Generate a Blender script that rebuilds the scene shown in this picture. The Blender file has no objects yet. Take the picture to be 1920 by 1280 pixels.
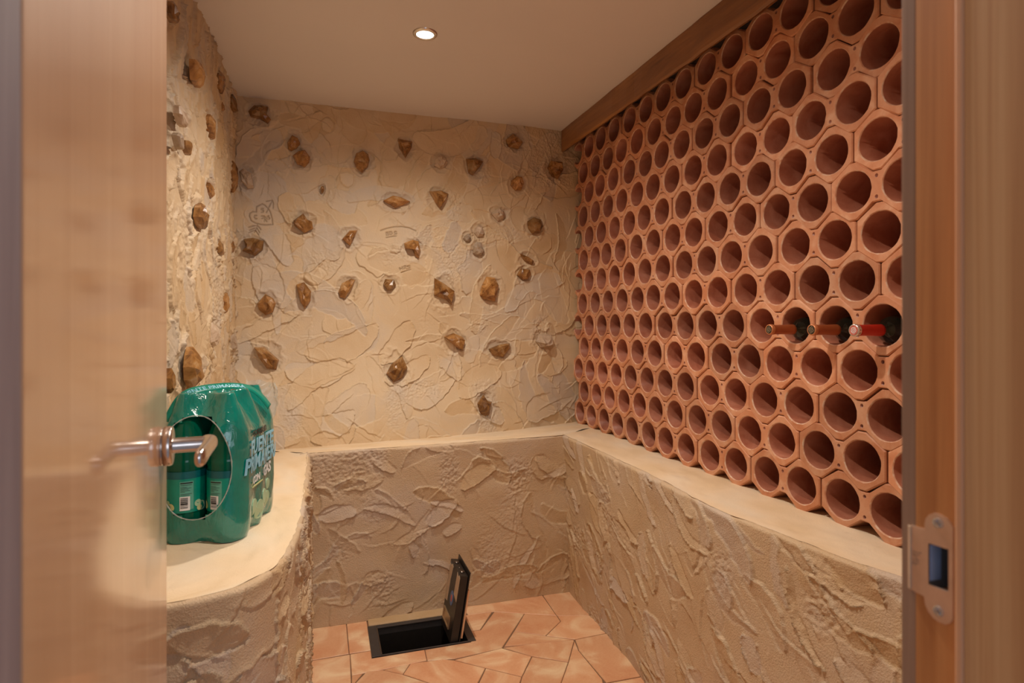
import bpy, bmesh, math, random
import numpy as np
from mathutils import Vector, Matrix

# ------------------------------------------------------------------ camera, world, lights, exposure
sc = bpy.context.scene
col = sc.collection
F, CX, HY, VPX, EYE = 1130.0, 960.0, 610.0, 604.0, 1.30
TH = math.atan((CX - VPX) / F)
SN, CS = math.sin(TH), math.cos(TH)

cam = bpy.data.cameras.new('camera')
cam_o = bpy.data.objects.new('camera', cam)
col.objects.link(cam_o)
cam_o.location = (0, 0, EYE)
cam_o.rotation_euler = (math.pi / 2, 0, -TH)
cam.sensor_width = 36
cam.lens = F / 1920 * 36
cam.shift_y = -(640 - HY) / 1920
cam.clip_start = 0.02
cam.dof.use_dof = True
cam.dof.focus_distance = 2.3
cam.dof.aperture_fstop = 6.3
sc.camera = cam_o

sc.view_settings.view_transform = 'Standard'
sc.view_settings.look = 'None'
sc.view_settings.gamma = 1
sc.view_settings.use_curve_mapping = False
sc.view_settings.exposure = 0.12

wd = bpy.data.worlds.new('world')
sc.world = wd
wd.use_nodes = True
wd.node_tree.nodes['Background'].inputs[0].default_value = (0.72, 0.74, 0.86, 1)
wd.node_tree.nodes['Background'].inputs[1].default_value = 0.30


def add_light(kind, name, loc, rot, energy, color, **kw):
    l = bpy.data.lights.new(name, kind)
    l.energy = energy
    l.color = color
    for k, v in kw.items():
        setattr(l, k, v)
    o = bpy.data.objects.new(name, l)
    o.location = loc
    o.rotation_euler = rot
    col.objects.link(o)
    return o


CEIL = 2.385
LAMPS = [(0.365, 2.235), (0.365, 1.12)]
for lx, ly in LAMPS:
    add_light('SPOT', 'downlight_beam', (lx, ly, CEIL - 0.012), (0, 0, 0), 72, (1.0, 0.89, 0.77),
              spot_size=math.radians(160), spot_blend=1.0, shadow_soft_size=0.028)
# daylight of the room behind the photographer, coming through the doorway
add_light('AREA', 'window_daylight', (0.7, -3.0, 1.7), (math.pi / 2, 0, 0), 28, (0.78, 0.86, 1.0),
          shape='RECTANGLE', size=2.2, size_y=1.6)


# ------------------------------------------------------------------ helpers
def ray(px, py):
    a = (px - CX) / F
    return (SN + CS * a, CS - SN * a, (HY - py) / F)


def on_z(px, py, z):
    d = ray(px, py); t = (z - EYE) / d[2]
    return (d[0] * t, d[1] * t)


def on_y(px, py, Y):
    d = ray(px, py); t = Y / d[1]
    return (d[0] * t, EYE + d[2] * t)


def on_x(px, py, X):
    d = ray(px, py); t = X / d[0]
    return (d[1] * t, EYE + d[2] * t)


def tag(o, label=None, cat=None, group=None, kind=None):
    if label: o['label'] = label
    if cat: o['category'] = cat
    if group: o['group'] = group
    if kind: o['kind'] = kind
    return o


def link(name, me, mat=None, parent=None):
    o = bpy.data.objects.new(name, me)
    col.objects.link(o)
    if mat is not None and len(me.materials) == 0:
        me.materials.append(mat)
    if parent is not None:
        o.parent = parent
    return o


def empty(name, loc=(0, 0, 0), rz=0.0):
    o = bpy.data.objects.new(name, None)
    o.empty_display_size = 0.05
    o.location = loc
    o.rotation_euler = (0, 0, rz)
    col.objects.link(o)
    return o


def from_bm(name, bm, mat=None, parent=None, smooth=False):
    bmesh.ops.recalc_face_normals(bm, faces=bm.faces)
    me = bpy.data.meshes.new(name)
    bm.to_mesh(me)
    bm.free()
    if smooth:
        me.shade_smooth()
    return link(name, me, mat, parent)


def from_py(name, v, f, mat=None, parent=None, smooth=False):
    me = bpy.data.meshes.new(name)
    me.from_pydata([tuple(p) for p in v], [], f)
    me.update()
    if smooth:
        me.shade_smooth()
    return link(name, me, mat, parent)


def box(bm, x0, x1, y0, y1, z0, z1, bev=0.0, M=None):
    vs = [bm.verts.new((x, y, z)) for x in (x0, x1) for y in (y0, y1) for z in (z0, z1)]
    fs = [(0, 1, 3, 2), (4, 6, 7, 5), (0, 4, 5, 1), (2, 3, 7, 6), (0, 2, 6, 4), (1, 5, 7, 3)]
    faces = [bm.faces.new([vs[i] for i in q]) for q in fs]
    if bev > 0:
        es = list({e for fc in faces for e in fc.edges})
        r = bmesh.ops.bevel(bm, geom=es, offset=bev, segments=2, affect='EDGES', profile=0.5)
        vs = list({v for fc in r['faces'] for v in fc.verts} | {v for v in vs if v.is_valid})
    if M is not None:
        for v in vs:
            v.co = M @ v.co
    return vs


def box_obj(name, dims, mat, parent=None, bev=0.0, M=None):
    bm = bmesh.new()
    box(bm, *dims, bev=bev, M=M)
    return from_bm(name, bm, mat, parent)


def lathe(bm, prof, M, seg=32, cap0=True, cap1=True):
    """prof: list of (axis, radius); axis is local Z, M places it."""
    rings = []
    for a, r in prof:
        rings.append([bm.verts.new(M @ Vector((r * math.cos(2 * math.pi * k / seg), r * math.sin(2 * math.pi * k / seg), a))) for k in range(seg)])
    for i in range(len(rings) - 1):
        for k in range(seg):
            bm.faces.new((rings[i][k], rings[i][(k + 1) % seg], rings[i + 1][(k + 1) % seg], rings[i + 1][k]))
    if cap0: bm.faces.new(rings[0])
    if cap1: bm.faces.new(rings[-1])


def prism(bm, pts, place, d0, d1, bev=0.0):
    """2-D polygon pts extruded from d0 to d1; place(u, v, d) -> point; front edge (d1) chamfered by bev."""
    n = len(pts)
    cxm = sum(p[0] for p in pts) / n; cym = sum(p[1] for p in pts) / n
    a = [bm.verts.new(place(p[0], p[1], d0)) for p in pts]
    rings = [a]
    if bev > 0:
        sgn = 1 if d1 > d0 else -1
        rings.append([bm.verts.new(place(p[0], p[1], d1 - sgn * bev)) for p in pts])
        ins = inset(pts, bev)
        rings.append([bm.verts.new(place(p[0], p[1], d1)) for p in ins])
    else:
        rings.append([bm.verts.new(place(p[0], p[1], d1)) for p in pts])
    for i in range(len(rings) - 1):
        for k in range(n):
            bm.faces.new((rings[i][k], rings[i][(k + 1) % n], rings[i + 1][(k + 1) % n], rings[i + 1][k]))
    bm.faces.new(rings[0]); bm.faces.new(rings[-1])


def inset(pts, d):
    """inset a simple polygon by d"""
    n = len(pts)
    area = sum(pts[i][0] * pts[(i + 1) % n][1] - pts[(i + 1) % n][0] * pts[i][1] for i in range(n))
    s = 1 if area > 0 else -1
    out = []
    for i in range(n):
        p0 = Vector(pts[i - 1]); p1 = Vector(pts[i]); p2 = Vector(pts[(i + 1) % n])
        e1 = (p1 - p0).normalized(); e2 = (p2 - p1).normalized()
        n1 = Vector((-e1.y, e1.x)) * s; n2 = Vector((-e2.y, e2.x)) * s
        m = n1 + n2
        if m.length < 1e-6: m = n1
        m.normalize()
        out.append(tuple(p1 + m * (d / max(0.35, m.dot(n1)))))
    return out


# ------------------------------------------------------------------ materials
def new_mat(name):
    m = bpy.data.materials.new(name)
    m.use_nodes = True
    nt = m.node_tree
    return m, nt, nt.nodes['Principled BSDF']


def node(nt, t, **kw):
    n = nt.nodes.new(t)
    for k, v in kw.items():
        setattr(n, k, v)
    return n


def ramp(nt, src, stops):
    r = node(nt, 'ShaderNodeValToRGB')
    el = r.color_ramp.elements
    while len(el) < len(stops): el.new(0.5)
    for e, (p, c) in zip(el, stops):
        e.position = p; e.color = (*c, 1)
    nt.links.new(src, r.inputs[0])
    return r.outputs[0]


def mixc(nt, fac, a, b, mode='MIX'):
    m = node(nt, 'ShaderNodeMix', data_type='RGBA', blend_type=mode)
    for s, v in ((m.inputs[0], fac), (m.inputs[6], a), (m.inputs[7], b)):
        if isinstance(v, (int, float)): s.default_value = v
        elif isinstance(v, tuple): s.default_value = (*v, 1)
        else: nt.links.new(v, s)
    return m.outputs[2]


def noise(nt, vec, scale, detail=4, rough=0.55, dist=0.0):
    n = node(nt, 'ShaderNodeTexNoise')
    n.inputs['Scale'].default_value = scale
    n.inputs['Detail'].default_value = detail
    n.inputs['Roughness'].default_value = rough
    n.inputs['Distortion'].default_value = dist
    if vec is not None: nt.links.new(vec, n.inputs['Vector'])
    return n.outputs['Fac']


def coords(nt, scale=(1, 1, 1), rnd=True, which='Object'):
    tc = node(nt, 'ShaderNodeTexCoord')
    mp = node(nt, 'ShaderNodeMapping')
    mp.inputs['Scale'].default_value = scale
    nt.links.new(tc.outputs[which], mp.inputs['Vector'])
    if not rnd: return mp.outputs[0], None
    oi = node(nt, 'ShaderNodeObjectInfo')
    mu = node(nt, 'ShaderNodeMath', operation='MULTIPLY')
    mu.inputs[1].default_value = 37.0
    nt.links.new(oi.outputs['Random'], mu.inputs[0])
    ad = node(nt, 'ShaderNodeVectorMath', operation='ADD')
    nt.links.new(mp.outputs[0], ad.inputs[0]); nt.links.new(mu.outputs[0], ad.inputs[1])
    return ad.outputs[0], oi.outputs['Random']


def bump(nt, bsdf, h, strength, dist=0.01):
    b = node(nt, 'ShaderNodeBump')
    b.inputs['Strength'].default_value = strength
    b.inputs['Distance'].default_value = dist
    nt.links.new(h, b.inputs['Height'])
    nt.links.new(b.outputs[0], bsdf.inputs['Normal'])


def plain(name, c, rough=0.5, metal=0.0, **kw):
    m, nt, b = new_mat(name)
    v, _ = coords(nt)
    n = noise(nt, v, 40, 3)
    lo = tuple(x * 0.9 for x in c); hi = tuple(min(1, x * 1.08) for x in c)
    nt.links.new(ramp(nt, n, [(0.3, lo), (0.7, hi)]), b.inputs['Base Color'])
    b.inputs['Roughness'].default_value = rough
    b.inputs['Metallic'].default_value = metal
    for k, x in kw.items():
        b.inputs[k.replace('_', ' ')].default_value = x
    return m


def plaster_mat(name, ochre, cream, grey, bump_s=0.35):
    m, nt, b = new_mat(name)
    v, _ = coords(nt, rnd=False)
    at = node(nt, 'ShaderNodeAttribute', attribute_name='tone')
    n1 = noise(nt, v, 3.2, 5, 0.6, 0.6)
    n2 = noise(nt, v, 9, 6, 0.65)
    ad = node(nt, 'ShaderNodeMath', operation='MULTIPLY_ADD')
    nt.links.new(at.outputs['Fac'], ad.inputs[0]); ad.inputs[1].default_value = 0.42
    ml = node(nt, 'ShaderNodeMath', operation='MULTIPLY')
    nt.links.new(n1, ml.inputs[0]); ml.inputs[1].default_value = 0.58
    nt.links.new(ml.outputs[0], ad.inputs[2])
    c1 = ramp(nt, ad.outputs[0], [(0.28, ochre), (0.5, cream), (0.72, grey)])
    c2 = mixc(nt, ramp(nt, n2, [(0.35, (0, 0, 0)), (0.75, (1, 1, 1))]), c1, mixc(nt, 0.35, c1, tuple(x * 1.12 for x in cream)))
    n3 = noise(nt, v, 6.5, 6, 0.7, 0.3)
    stain = ramp(nt, n3, [(0.62, (0, 0, 0)), (0.75, (0.45, 0.45, 0.45))])
    c3 = mixc(nt, stain, c2, tuple(x * 0.72 for x in ochre))
    sa = node(nt, 'ShaderNodeAttribute', attribute_name='scratch')
    c3 = mixc(nt, sa.outputs['Fac'], c3, (0.14, 0.07, 0.03))
    nt.links.new(c3, b.inputs['Base Color'])
    b.inputs['Roughness'].default_value = 0.58
    f1 = noise(nt, v, 220, 3, 0.6)
    f2 = noise(nt, v, 55, 5, 0.6)
    s = node(nt, 'ShaderNodeMath', operation='MULTIPLY_ADD')
    nt.links.new(f2, s.inputs[0]); s.inputs[1].default_value = 0.7
    nt.links.new(f1, s.inputs[2])
    bump(nt, b, s.outputs[0], bump_s, 0.003)
    return m


M = {}
M['plaster'] = plaster_mat('plaster', (0.575, 0.385, 0.195), (0.65, 0.49, 0.305), (0.55, 0.465, 0.375))
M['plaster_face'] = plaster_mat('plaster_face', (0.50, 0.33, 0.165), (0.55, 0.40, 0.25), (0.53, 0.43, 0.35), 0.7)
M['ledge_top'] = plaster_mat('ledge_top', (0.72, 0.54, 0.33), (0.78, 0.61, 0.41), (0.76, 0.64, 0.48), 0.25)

m, nt, b = new_mat('ceiling_paint')
v, _ = coords(nt, rnd=False)
nt.links.new(ramp(nt, noise(nt, v, 1.5, 3), [(0.3, (0.74, 0.70, 0.69)), (0.7, (0.78, 0.735, 0.72))]), b.inputs['Base Color'])
b.inputs['Roughness'].default_value = 0.8
M['ceiling'] = m


def terracotta(name, base, pale, dark, swirl_scale, rough=0.6, amt=0.5, coat=0.0):
    m, nt, b = new_mat(name)
    v, r = coords(nt)
    n1 = noise(nt, v, swirl_scale, 4, 0.5, 1.6)
    c = ramp(nt, n1, [(0.30, dark), (0.5, base), (0.72, pale)])
    hs = node(nt, 'ShaderNodeHueSaturation')
    mr = node(nt, 'ShaderNodeMapRange')
    mr.inputs[3].default_value = 1 - 0.22 * amt; mr.inputs[4].default_value = 1 + 0.2 * amt
    nt.links.new(r, mr.inputs[0]); nt.links.new(mr.outputs[0], hs.inputs['Value'])
    nt.links.new(c, hs.inputs['Color'])
    n2 = noise(nt, v, 120, 4, 0.7)
    c2 = mixc(nt, 0.12, hs.outputs[0], ramp(nt, n2, [(0.35, dark), (0.65, pale)]))
    nt.links.new(c2, b.inputs['Base Color'])
    b.inputs['Roughness'].default_value = rough
    b.inputs['Coat Weight'].default_value = coat
    b.inputs['Coat Roughness'].default_value = 0.35
    bump(nt, b, n2, 0.15, 0.002)
    return m


M['brick'] = terracotta('fired_clay', (0.58, 0.252, 0.128), (0.68, 0.38, 0.235), (0.49, 0.175, 0.075), 9, 0.62, 0.8)
M['brick_in_shade'] = terracotta('shaded_hole_clay', (0.37, 0.13, 0.075), (0.46, 0.19, 0.12), (0.29, 0.085, 0.045), 9, 0.38, 0.9)  # redder inner clay, darkened so the colour adds shade inside the holes
M['brick_rim'] = terracotta('chipped_clay_rim', (0.62, 0.33, 0.20), (0.74, 0.56, 0.43), (0.52, 0.20, 0.10), 26, 0.7, 0.5)
M['tile'] = terracotta('terracotta_tile', (0.68, 0.36, 0.19), (0.84, 0.62, 0.38), (0.62, 0.28, 0.135), 5, 0.5, 0.45, 0.15)
M['joint'] = plain('dark_joint', (0.20, 0.11, 0.06), 0.9)


def wood(name, c0, c1, c2, sc3=(14, 14, 0.7), rough=0.45, coat=0.0, cr=0.1, fine=(70, 70, 2.0)):
    m, nt, b = new_mat(name)
    v, _ = coords(nt, sc3, rnd=False)
    v2, _ = coords(nt, fine, rnd=False)
    n1 = noise(nt, v, 1.0, 5, 0.6, 0.8)
    n2 = noise(nt, v2, 1.0, 4, 0.6)
    c = ramp(nt, n1, [(0.3, c0), (0.5, c1), (0.7, c2)])
    c = mixc(nt, 0.22, c, ramp(nt, n2, [(0.3, c0), (0.7, c2)]))
    nt.links.new(c, b.inputs['Base Color'])
    b.inputs['Roughness'].default_value = rough
    b.inputs['Coat Weight'].default_value = coat
    b.inputs['Coat Roughness'].default_value = cr
    bump(nt, b, n2, 0.05, 0.001)
    return m


M['door'] = wood('varnished_oak', (0.51, 0.265, 0.13), (0.57, 0.315, 0.165), (0.63, 0.37, 0.205), (16, 10, 0.9), 0.5, 1.0, 0.09)
M['jamb'] = wood('warm_oak', (0.40, 0.15, 0.045), (0.58, 0.26, 0.085), (0.72, 0.38, 0.15), (26, 40, 1.2), 0.5, 0.15, 0.3)
M['jamb_face'] = wood('oak_stop_face', (0.46, 0.22, 0.085), (0.61, 0.34, 0.15), (0.74, 0.48, 0.24), (20, 60, 0.9), 0.5, 0.2, 0.3, (60, 160, 2))
M['jamb_dull'] = wood('dull_oak', (0.22, 0.13, 0.08), (0.32, 0.20, 0.135), (0.42, 0.28, 0.19), (26, 60, 1.2), 0.6)
M['stop'] = wood('pale_oak', (0.58, 0.27, 0.13), (0.70, 0.36, 0.18), (0.76, 0.44, 0.25), (26, 30, 1.0), 0.5, 0.1, 0.3)
M['jamb_cool_lit'] = wood('cool_lit_oak', (0.19, 0.14, 0.15), (0.26, 0.20, 0.205), (0.34, 0.27, 0.27), (26, 60, 1.6), 0.6)  # oak tinted grey-violet: cool light on the hinge side is put into the colour
M['beam'] = wood('dark_stained_beam', (0.12, 0.042, 0.012), (0.26, 0.10, 0.028), (0.42, 0.19, 0.058), (30, 1.3, 14), 0.4, 0.25, 0.3, (120, 3, 60))
M['steel'] = plain('satin_steel', (0.62, 0.56, 0.52), 0.24, 1.0)
M['strike'] = plain('brushed_steel', (0.74, 0.61, 0.52), 0.42, 0.85)
M['screw'] = plain('zinc_screw', (0.62, 0.72, 0.85), 0.25, 1.0)
M['black_metal'] = plain('black_metal', (0.025, 0.021, 0.018), 0.35, 0.3)
M['frame_metal'] = plain('dark_frame_metal', (0.085, 0.075, 0.07), 0.45, 0.6)
M['bolt'] = plain('grey_bolt', (0.16, 0.13, 0.11), 0.35, 0.9)
M['card'] = plain('tan_tape', (0.50, 0.35, 0.22), 0.7)
M['brass'] = plain('pale_brass', (0.55, 0.38, 0.22), 0.3, 0.7)
M['blue'] = plain('blue_print', (0.09, 0.16, 0.32), 0.4)
M['red'] = plain('red_print', (0.55, 0.10, 0.06), 0.4)
M['white'] = plain('white_print', (0.72, 0.72, 0.72), 0.5)
M['black'] = plain('black_print', (0.012, 0.012, 0.014), 0.4)
M['slot'] = plain('grey_slot', (0.22, 0.24, 0.25), 0.5, 0.0)
M['slot_blue'] = plain('blue_steel', (0.40, 0.58, 0.95), 0.3, 0.0)
M['lip'] = plain('worn_strike_lip', (0.80, 0.64, 0.47), 0.4, 0.4)


def stone_mat(name, c0, c1, c2, c3, rough=0.28):
    m, nt, b = new_mat(name)
    v, r = coords(nt)
    n1 = noise(nt, v, 17, 5, 0.6, 1.2)
    n2 = noise(nt, v, 45, 5, 0.7)
    c = ramp(nt, n1, [(0.28, c0), (0.42, c1), (0.56, c2), (0.74, c3)])
    hs = node(nt, 'ShaderNodeHueSaturation')
    mr = node(nt, 'ShaderNodeMapRange')
    mr.inputs[3].default_value = 0.6; mr.inputs[4].default_value = 1.25
    nt.links.new(r, mr.inputs[0]); nt.links.new(mr.outputs[0], hs.inputs['Value'])
    nt.links.new(c, hs.inputs['Color'])
    nt.links.new(hs.outputs[0], b.inputs['Base Color'])
    b.inputs['Roughness'].default_value = rough
    bump(nt, b, n2, 0.35, 0.004)
    return m


M['stone'] = stone_mat('brown_flint', (0.085, 0.028, 0.010), (0.25, 0.11, 0.030), (0.42, 0.205, 0.062), (0.56, 0.38, 0.20), 0.26)
M['stone_pale'] = stone_mat('pale_stone', (0.30, 0.19, 0.11), (0.46, 0.33, 0.22), (0.56, 0.43, 0.31), (0.66, 0.54, 0.42), 0.5)


def film_mat(name, c, alpha, rough=0.12, detail=True):
    m, nt, b = new_mat(name)
    v, _ = coords(nt, rnd=False)
    n = noise(nt, v, 14, 4, 0.6, 0.8)
    nt.links.new(ramp(nt, n, [(0.3, tuple(x * 0.8 for x in c)), (0.7, tuple(min(1, x * 1.15) for x in c))]), b.inputs['Base Color'])
    b.inputs['Roughness'].default_value = rough
    b.inputs['Alpha'].default_value = alpha
    b.inputs['Coat Weight'].default_value = 1.0
    b.inputs['Coat Roughness'].default_value = 0.05
    v2, _ = coords(nt, (1, 1, 0.35), rnd=False)
    bump(nt, b, noise(nt, v2, 34, 3, 0.5, 2.2), 0.45, 0.008)
    return m


M['film'] = film_mat('green_printed_film', (0.0, 0.205, 0.158), 0.975)
M['clear'] = film_mat('clear_film', (0.75, 0.80, 0.76), 0.30, 0.1)
m, nt, b = new_mat('green_bottle_plastic')
v, _ = coords(nt, rnd=False)
nt.links.new(ramp(nt, noise(nt, v, 6, 3), [(0.3, (0.0, 0.10, 0.055)), (0.7, (0.0, 0.17, 0.095))]), b.inputs['Base Color'])
b.inputs['Roughness'].default_value = 0.08
b.inputs['Transmission Weight'].default_value = 0.35
b.inputs['IOR'].default_value = 1.4
M['pet'] = m
M['label'] = plain('turquoise_label', (0.0, 0.24, 0.17), 0.3)
M['label_dark'] = plain('petrol_label_band', (0.0, 0.10, 0.115), 0.3)
M['label_info'] = plain('pale_turquoise_panel', (0.10, 0.36, 0.28), 0.35)
M['label_dot'] = plain('pale_green_dots', (0.36, 0.52, 0.33), 0.4)
M['label_yel'] = plain('yellow_dots', (0.56, 0.58, 0.28), 0.4)
M['sky_print'] = plain('pale_blue_print', (0.25, 0.55, 0.70), 0.35)
m, nt, b = new_mat('dark_wine_glass')
v, _ = coords(nt, rnd=False)
nt.links.new(ramp(nt, noise(nt, v, 5, 2), [(0.3, (0.003, 0.004, 0.003)), (0.7, (0.008, 0.009, 0.006))]), b.inputs['Base Color'])
b.inputs['Roughness'].default_value = 0.05
M['wine'] = m
M['capsule_a'] = plain('copper_brown_foil', (0.36, 0.095, 0.03), 0.38, 0.35)
M['capsule_lip'] = plain('copper_foil_lip', (0.58, 0.22, 0.09), 0.35, 0.35)
M['capsule_b'] = plain('red_foil', (0.50, 0.025, 0.012), 0.35, 0.3)
M['silver'] = plain('silver_foil', (0.75, 0.70, 0.68), 0.25, 0.9)
M['seal_dark'] = plain('dark_seal', (0.045, 0.04, 0.03), 0.35, 0.5)
M['seal_line'] = plain('seal_relief', (0.42, 0.36, 0.28), 0.3, 0.8)
M['pink'] = plain('pink_print', (0.62, 0.20, 0.17), 0.4)

# ------------------------------------------------------------------ trowelled plaster relief
def vnoise(rng, nu, nz, cell, ou, oz):
    """smooth value noise on an nz x nu grid, one lattice cell = `cell` grid steps"""
    gu = int(nu / cell) + 3; gz = int(nz / cell) + 3
    g = rng.random((gz, gu)).astype(np.float32)
    u = np.arange(nu) / cell; z = np.arange(nz) / cell
    iu = u.astype(int); iz = z.astype(int)
    fu = u - iu; fz = z - iz
    fu = fu * fu * (3 - 2 * fu); fz = fz * fz * (3 - 2 * fz)
    a = g[iz][:, iu] * (1 - fu) + g[iz][:, iu + 1] * fu
    b_ = g[iz + 1][:, iu] * (1 - fu) + g[iz + 1][:, iu + 1] * fu
    return (a * (1 - fz)[:, None] + b_ * fz[:, None]) * 2 - 1


def relief(W, Hh, res, seed, density=120, amp=1.0, rough=1.0, lrange=(0.07, 0.30), wrange=(0.035, 0.11), ang=(0, math.pi), stones=(), flats=(), discs=(), ridges=70):
    rng = np.random.default_rng(seed)
    nu = int(W / res) + 1; nz = int(Hh / res) + 1
    U, Z = np.meshgrid(np.linspace(0, W, nu), np.linspace(0, Hh, nz))
    h = (vnoise(rng, nu, nz, 0.30 / res, 0, 0) * 0.008 + vnoise(rng, nu, nz, 0.11 / res, 0, 0) * 0.004).astype(np.float32)
    tone = np.full_like(h, 0.5)
    wu = vnoise(rng, nu, nz, 0.028 / res, 0, 0) * 0.006 + vnoise(rng, nu, nz, 0.010 / res, 0, 0) * 0.0022
    wz = vnoise(rng, nu, nz, 0.028 / res, 0, 0) * 0.006 + vnoise(rng, nu, nz, 0.010 / res, 0, 0) * 0.0022
    n = int(density * W * Hh)
    for _ in range(n):
        L = rng.uniform(*lrange); w = rng.uniform(*wrange)
        R = rng.uniform(0.10, 0.7) * (1 if rng.random() < 0.5 else -1)
        ph = rng.uniform(*ang)
        cu = rng.uniform(0, W); cz = rng.uniform(0, Hh)
        ext = L / 2 + w + 0.02
        i0 = max(0, int((cu - ext) / res)); i1 = min(nu, int((cu + ext) / res) + 2)
        j0 = max(0, int((cz - ext) / res)); j1 = min(nz, int((cz + ext) / res) + 2)
        if i1 - i0 < 3 or j1 - j0 < 3: continue
        s = (slice(j0, j1), slice(i0, i1))
        du = U[s] - cu + wu[s]; dz = Z[s] - cz + wz[s]
        c_, s_ = math.cos(ph), math.sin(ph)
        u = du * c_ + dz * s_; v_ = -du * s_ + dz * c_
        v_ = v_ - u * u / (2 * R)
        q = np.clip(np.abs(2 * u / L), 0, 1)
        we = w * np.sqrt(np.clip(1 - q ** 3, 0.0004, 1)) / 2
        t = v_ / we
        soft = 0.0022 / we
        m_ = np.clip((1 - np.abs(t)) / np.maximum(soft, 1e-3), 0, 1) * (np.abs(2 * u / L) < 1)
        A = rng.uniform(0.0008, 0.0036) * amp
        side = 1 if rng.random() < 0.5 else -1
        tt = np.clip(t * side, -1, 1)
        prev = h[s]
        lip = np.exp(-((1 - tt) * we / 0.0035) ** 2) * rng.uniform(0.0, 0.0034) * amp
        end = np.exp(-((L / 2 - u) / 0.006) ** 2) * rng.uniform(0, 0.002) * amp
        mean = float(prev.mean())
        new = mean + (prev - mean) * 0.40 + A * (tt * 0.75 + 0.12) + lip + end
        h[s] = prev * (1 - m_) + new * m_
        tn = rng.uniform(0, 1)
        k = m_ * 0.75
        tone[s] = tone[s] * (1 - k) + tn * k
    for _ in range(int(ridges * W * Hh)):      # thin burrs left by the edge of the trowel
        L = rng.uniform(0.05, 0.24); R = rng.uniform(0.06, 0.5) * (1 if rng.random() < 0.5 else -1)
        ph = rng.uniform(*ang); cu = rng.uniform(0, W); cz = rng.uniform(0, Hh)
        ext = L / 2 + 0.05
        i0 = max(0, int((cu - ext) / res)); i1 = min(nu, int((cu + ext) / res) + 2)
        j0 = max(0, int((cz - ext) / res)); j1 = min(nz, int((cz + ext) / res) + 2)
        if i1 - i0 < 3 or j1 - j0 < 3: continue
        s = (slice(j0, j1), slice(i0, i1))
        du = U[s] - cu + wu[s] * .8; dz = Z[s] - cz + wz[s] * .8
        c_, s_ = math.cos(ph), math.sin(ph)
        u = du * c_ + dz * s_; v_ = -du * s_ + dz * c_ - (du * c_ + dz * s_) ** 2 / (2 * R)
        env = np.clip(1 - np.abs(2 * u / L) ** 2, 0, 1) ** 0.7
        A = rng.uniform(0.0012, 0.0034) * amp * 0.62
        side = 1 if rng.random() < 0.5 else -1
        v_ = v_ * side
        h[s] += env * A * np.where(v_ > 0, np.exp(-v_ / 0.0016), np.exp(v_ / 0.011))
        h[s] -= env * A * 0.45 * np.exp(-((v_ - 0.005) / 0.0025) ** 2)
    pm = np.clip(vnoise(rng, nu, nz, 0.16 / res, 0, 0) * 2.6 - 1.0, 0, 1)
    crumb = vnoise(rng, nu, nz, max(1.3, 0.0045 / res), 0, 0) + 0.7 * vnoise(rng, nu, nz, 0.011 / res, 0, 0)
    h += pm * crumb * 0.0016 * rough
    tone = tone * (1 - pm * 0.3) + pm * 0.3
    for (su, sz, sw, sh) in stones:      # plaster pressed up around each embedded stone
        r = np.sqrt(((U - su) / (sw * 0.5 + 0.004)) ** 2 + ((Z - sz) / (sh * 0.5 + 0.004)) ** 2) + wu * 45
        h += np.exp(-((r - 1.32) / 0.17) ** 2) * 0.0035
        h -= np.exp(-(r / 1.05) ** 6) * 0.007
        k = np.exp(-(r / 1.6) ** 4) * 0.5
        tone = tone * (1 - k) + 0.8 * k
    for (su, sz, sw, sh) in discs:       # stones skimmed over with plaster
        r = np.sqrt(((U - su) / (sw * 0.5)) ** 2 + ((Z - sz) / (sh * 0.5)) ** 2) + wu * 25
        h += 0.004 / (1 + np.exp((r - 0.95) / 0.05)) - 0.004 * np.exp(-((r - 1.08) / 0.07) ** 2)
        k = np.exp(-(r / 1.0) ** 8) * 0.7
        tone = tone * (1 - k) + 0.6 * k
    for (fu, fz, ru, rz) in flats:       # smoothed fields that carry scratched marks
        k = np.exp(-(((U - fu) / ru) ** 2 + ((Z - fz) / rz) ** 2) ** 2)
        j = np.clip(int(fz / res), 0, nz - 1); i = np.clip(int(fu / res), 0, nu - 1)
        base = float(h[max(0, j - 12):j + 12, max(0, i - 12):i + 12].mean())
        h = h * (1 - k) + (base + (h - base) * 0.12) * k
    return U, Z, h, tone


def carve(U, Z, h, lines, width=0.0028, depth=0.006):
    for ln in lines:
        for (a, b_) in zip(ln[:-1], ln[1:]):
            ax, az = a; bx, bz = b_
            mu0, mu1 = min(ax, bx) - 0.012, max(ax, bx) + 0.012
            mz0, mz1 = min(az, bz) - 0.012, max(az, bz) + 0.012
            res = U[0, 1] - U[0, 0]
            i0 = max(0, int(mu0 / res)); i1 = int(mu1 / res) + 2
            j0 = max(0, int(mz0 / res)); j1 = int(mz1 / res) + 2
            s = (slice(j0, j1), slice(i0, i1))
            dx, dz = bx - ax, bz - az
            l2 = dx * dx + dz * dz + 1e-12
            t = np.clip(((U[s] - ax) * dx + (Z[s] - az) * dz) / l2, 0, 1)
            d = np.hypot(U[s] - ax - t * dx, Z[s] - az - t * dz)
            g = depth * np.exp(-(d / width) ** 2) - 0.0012 * np.exp(-((d - 2.6 * width) / width) ** 2)
            key = CARVED[s]
            new = np.maximum(key, g)
            CARVED[s] = new
    h -= CARVED
    return h


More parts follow.
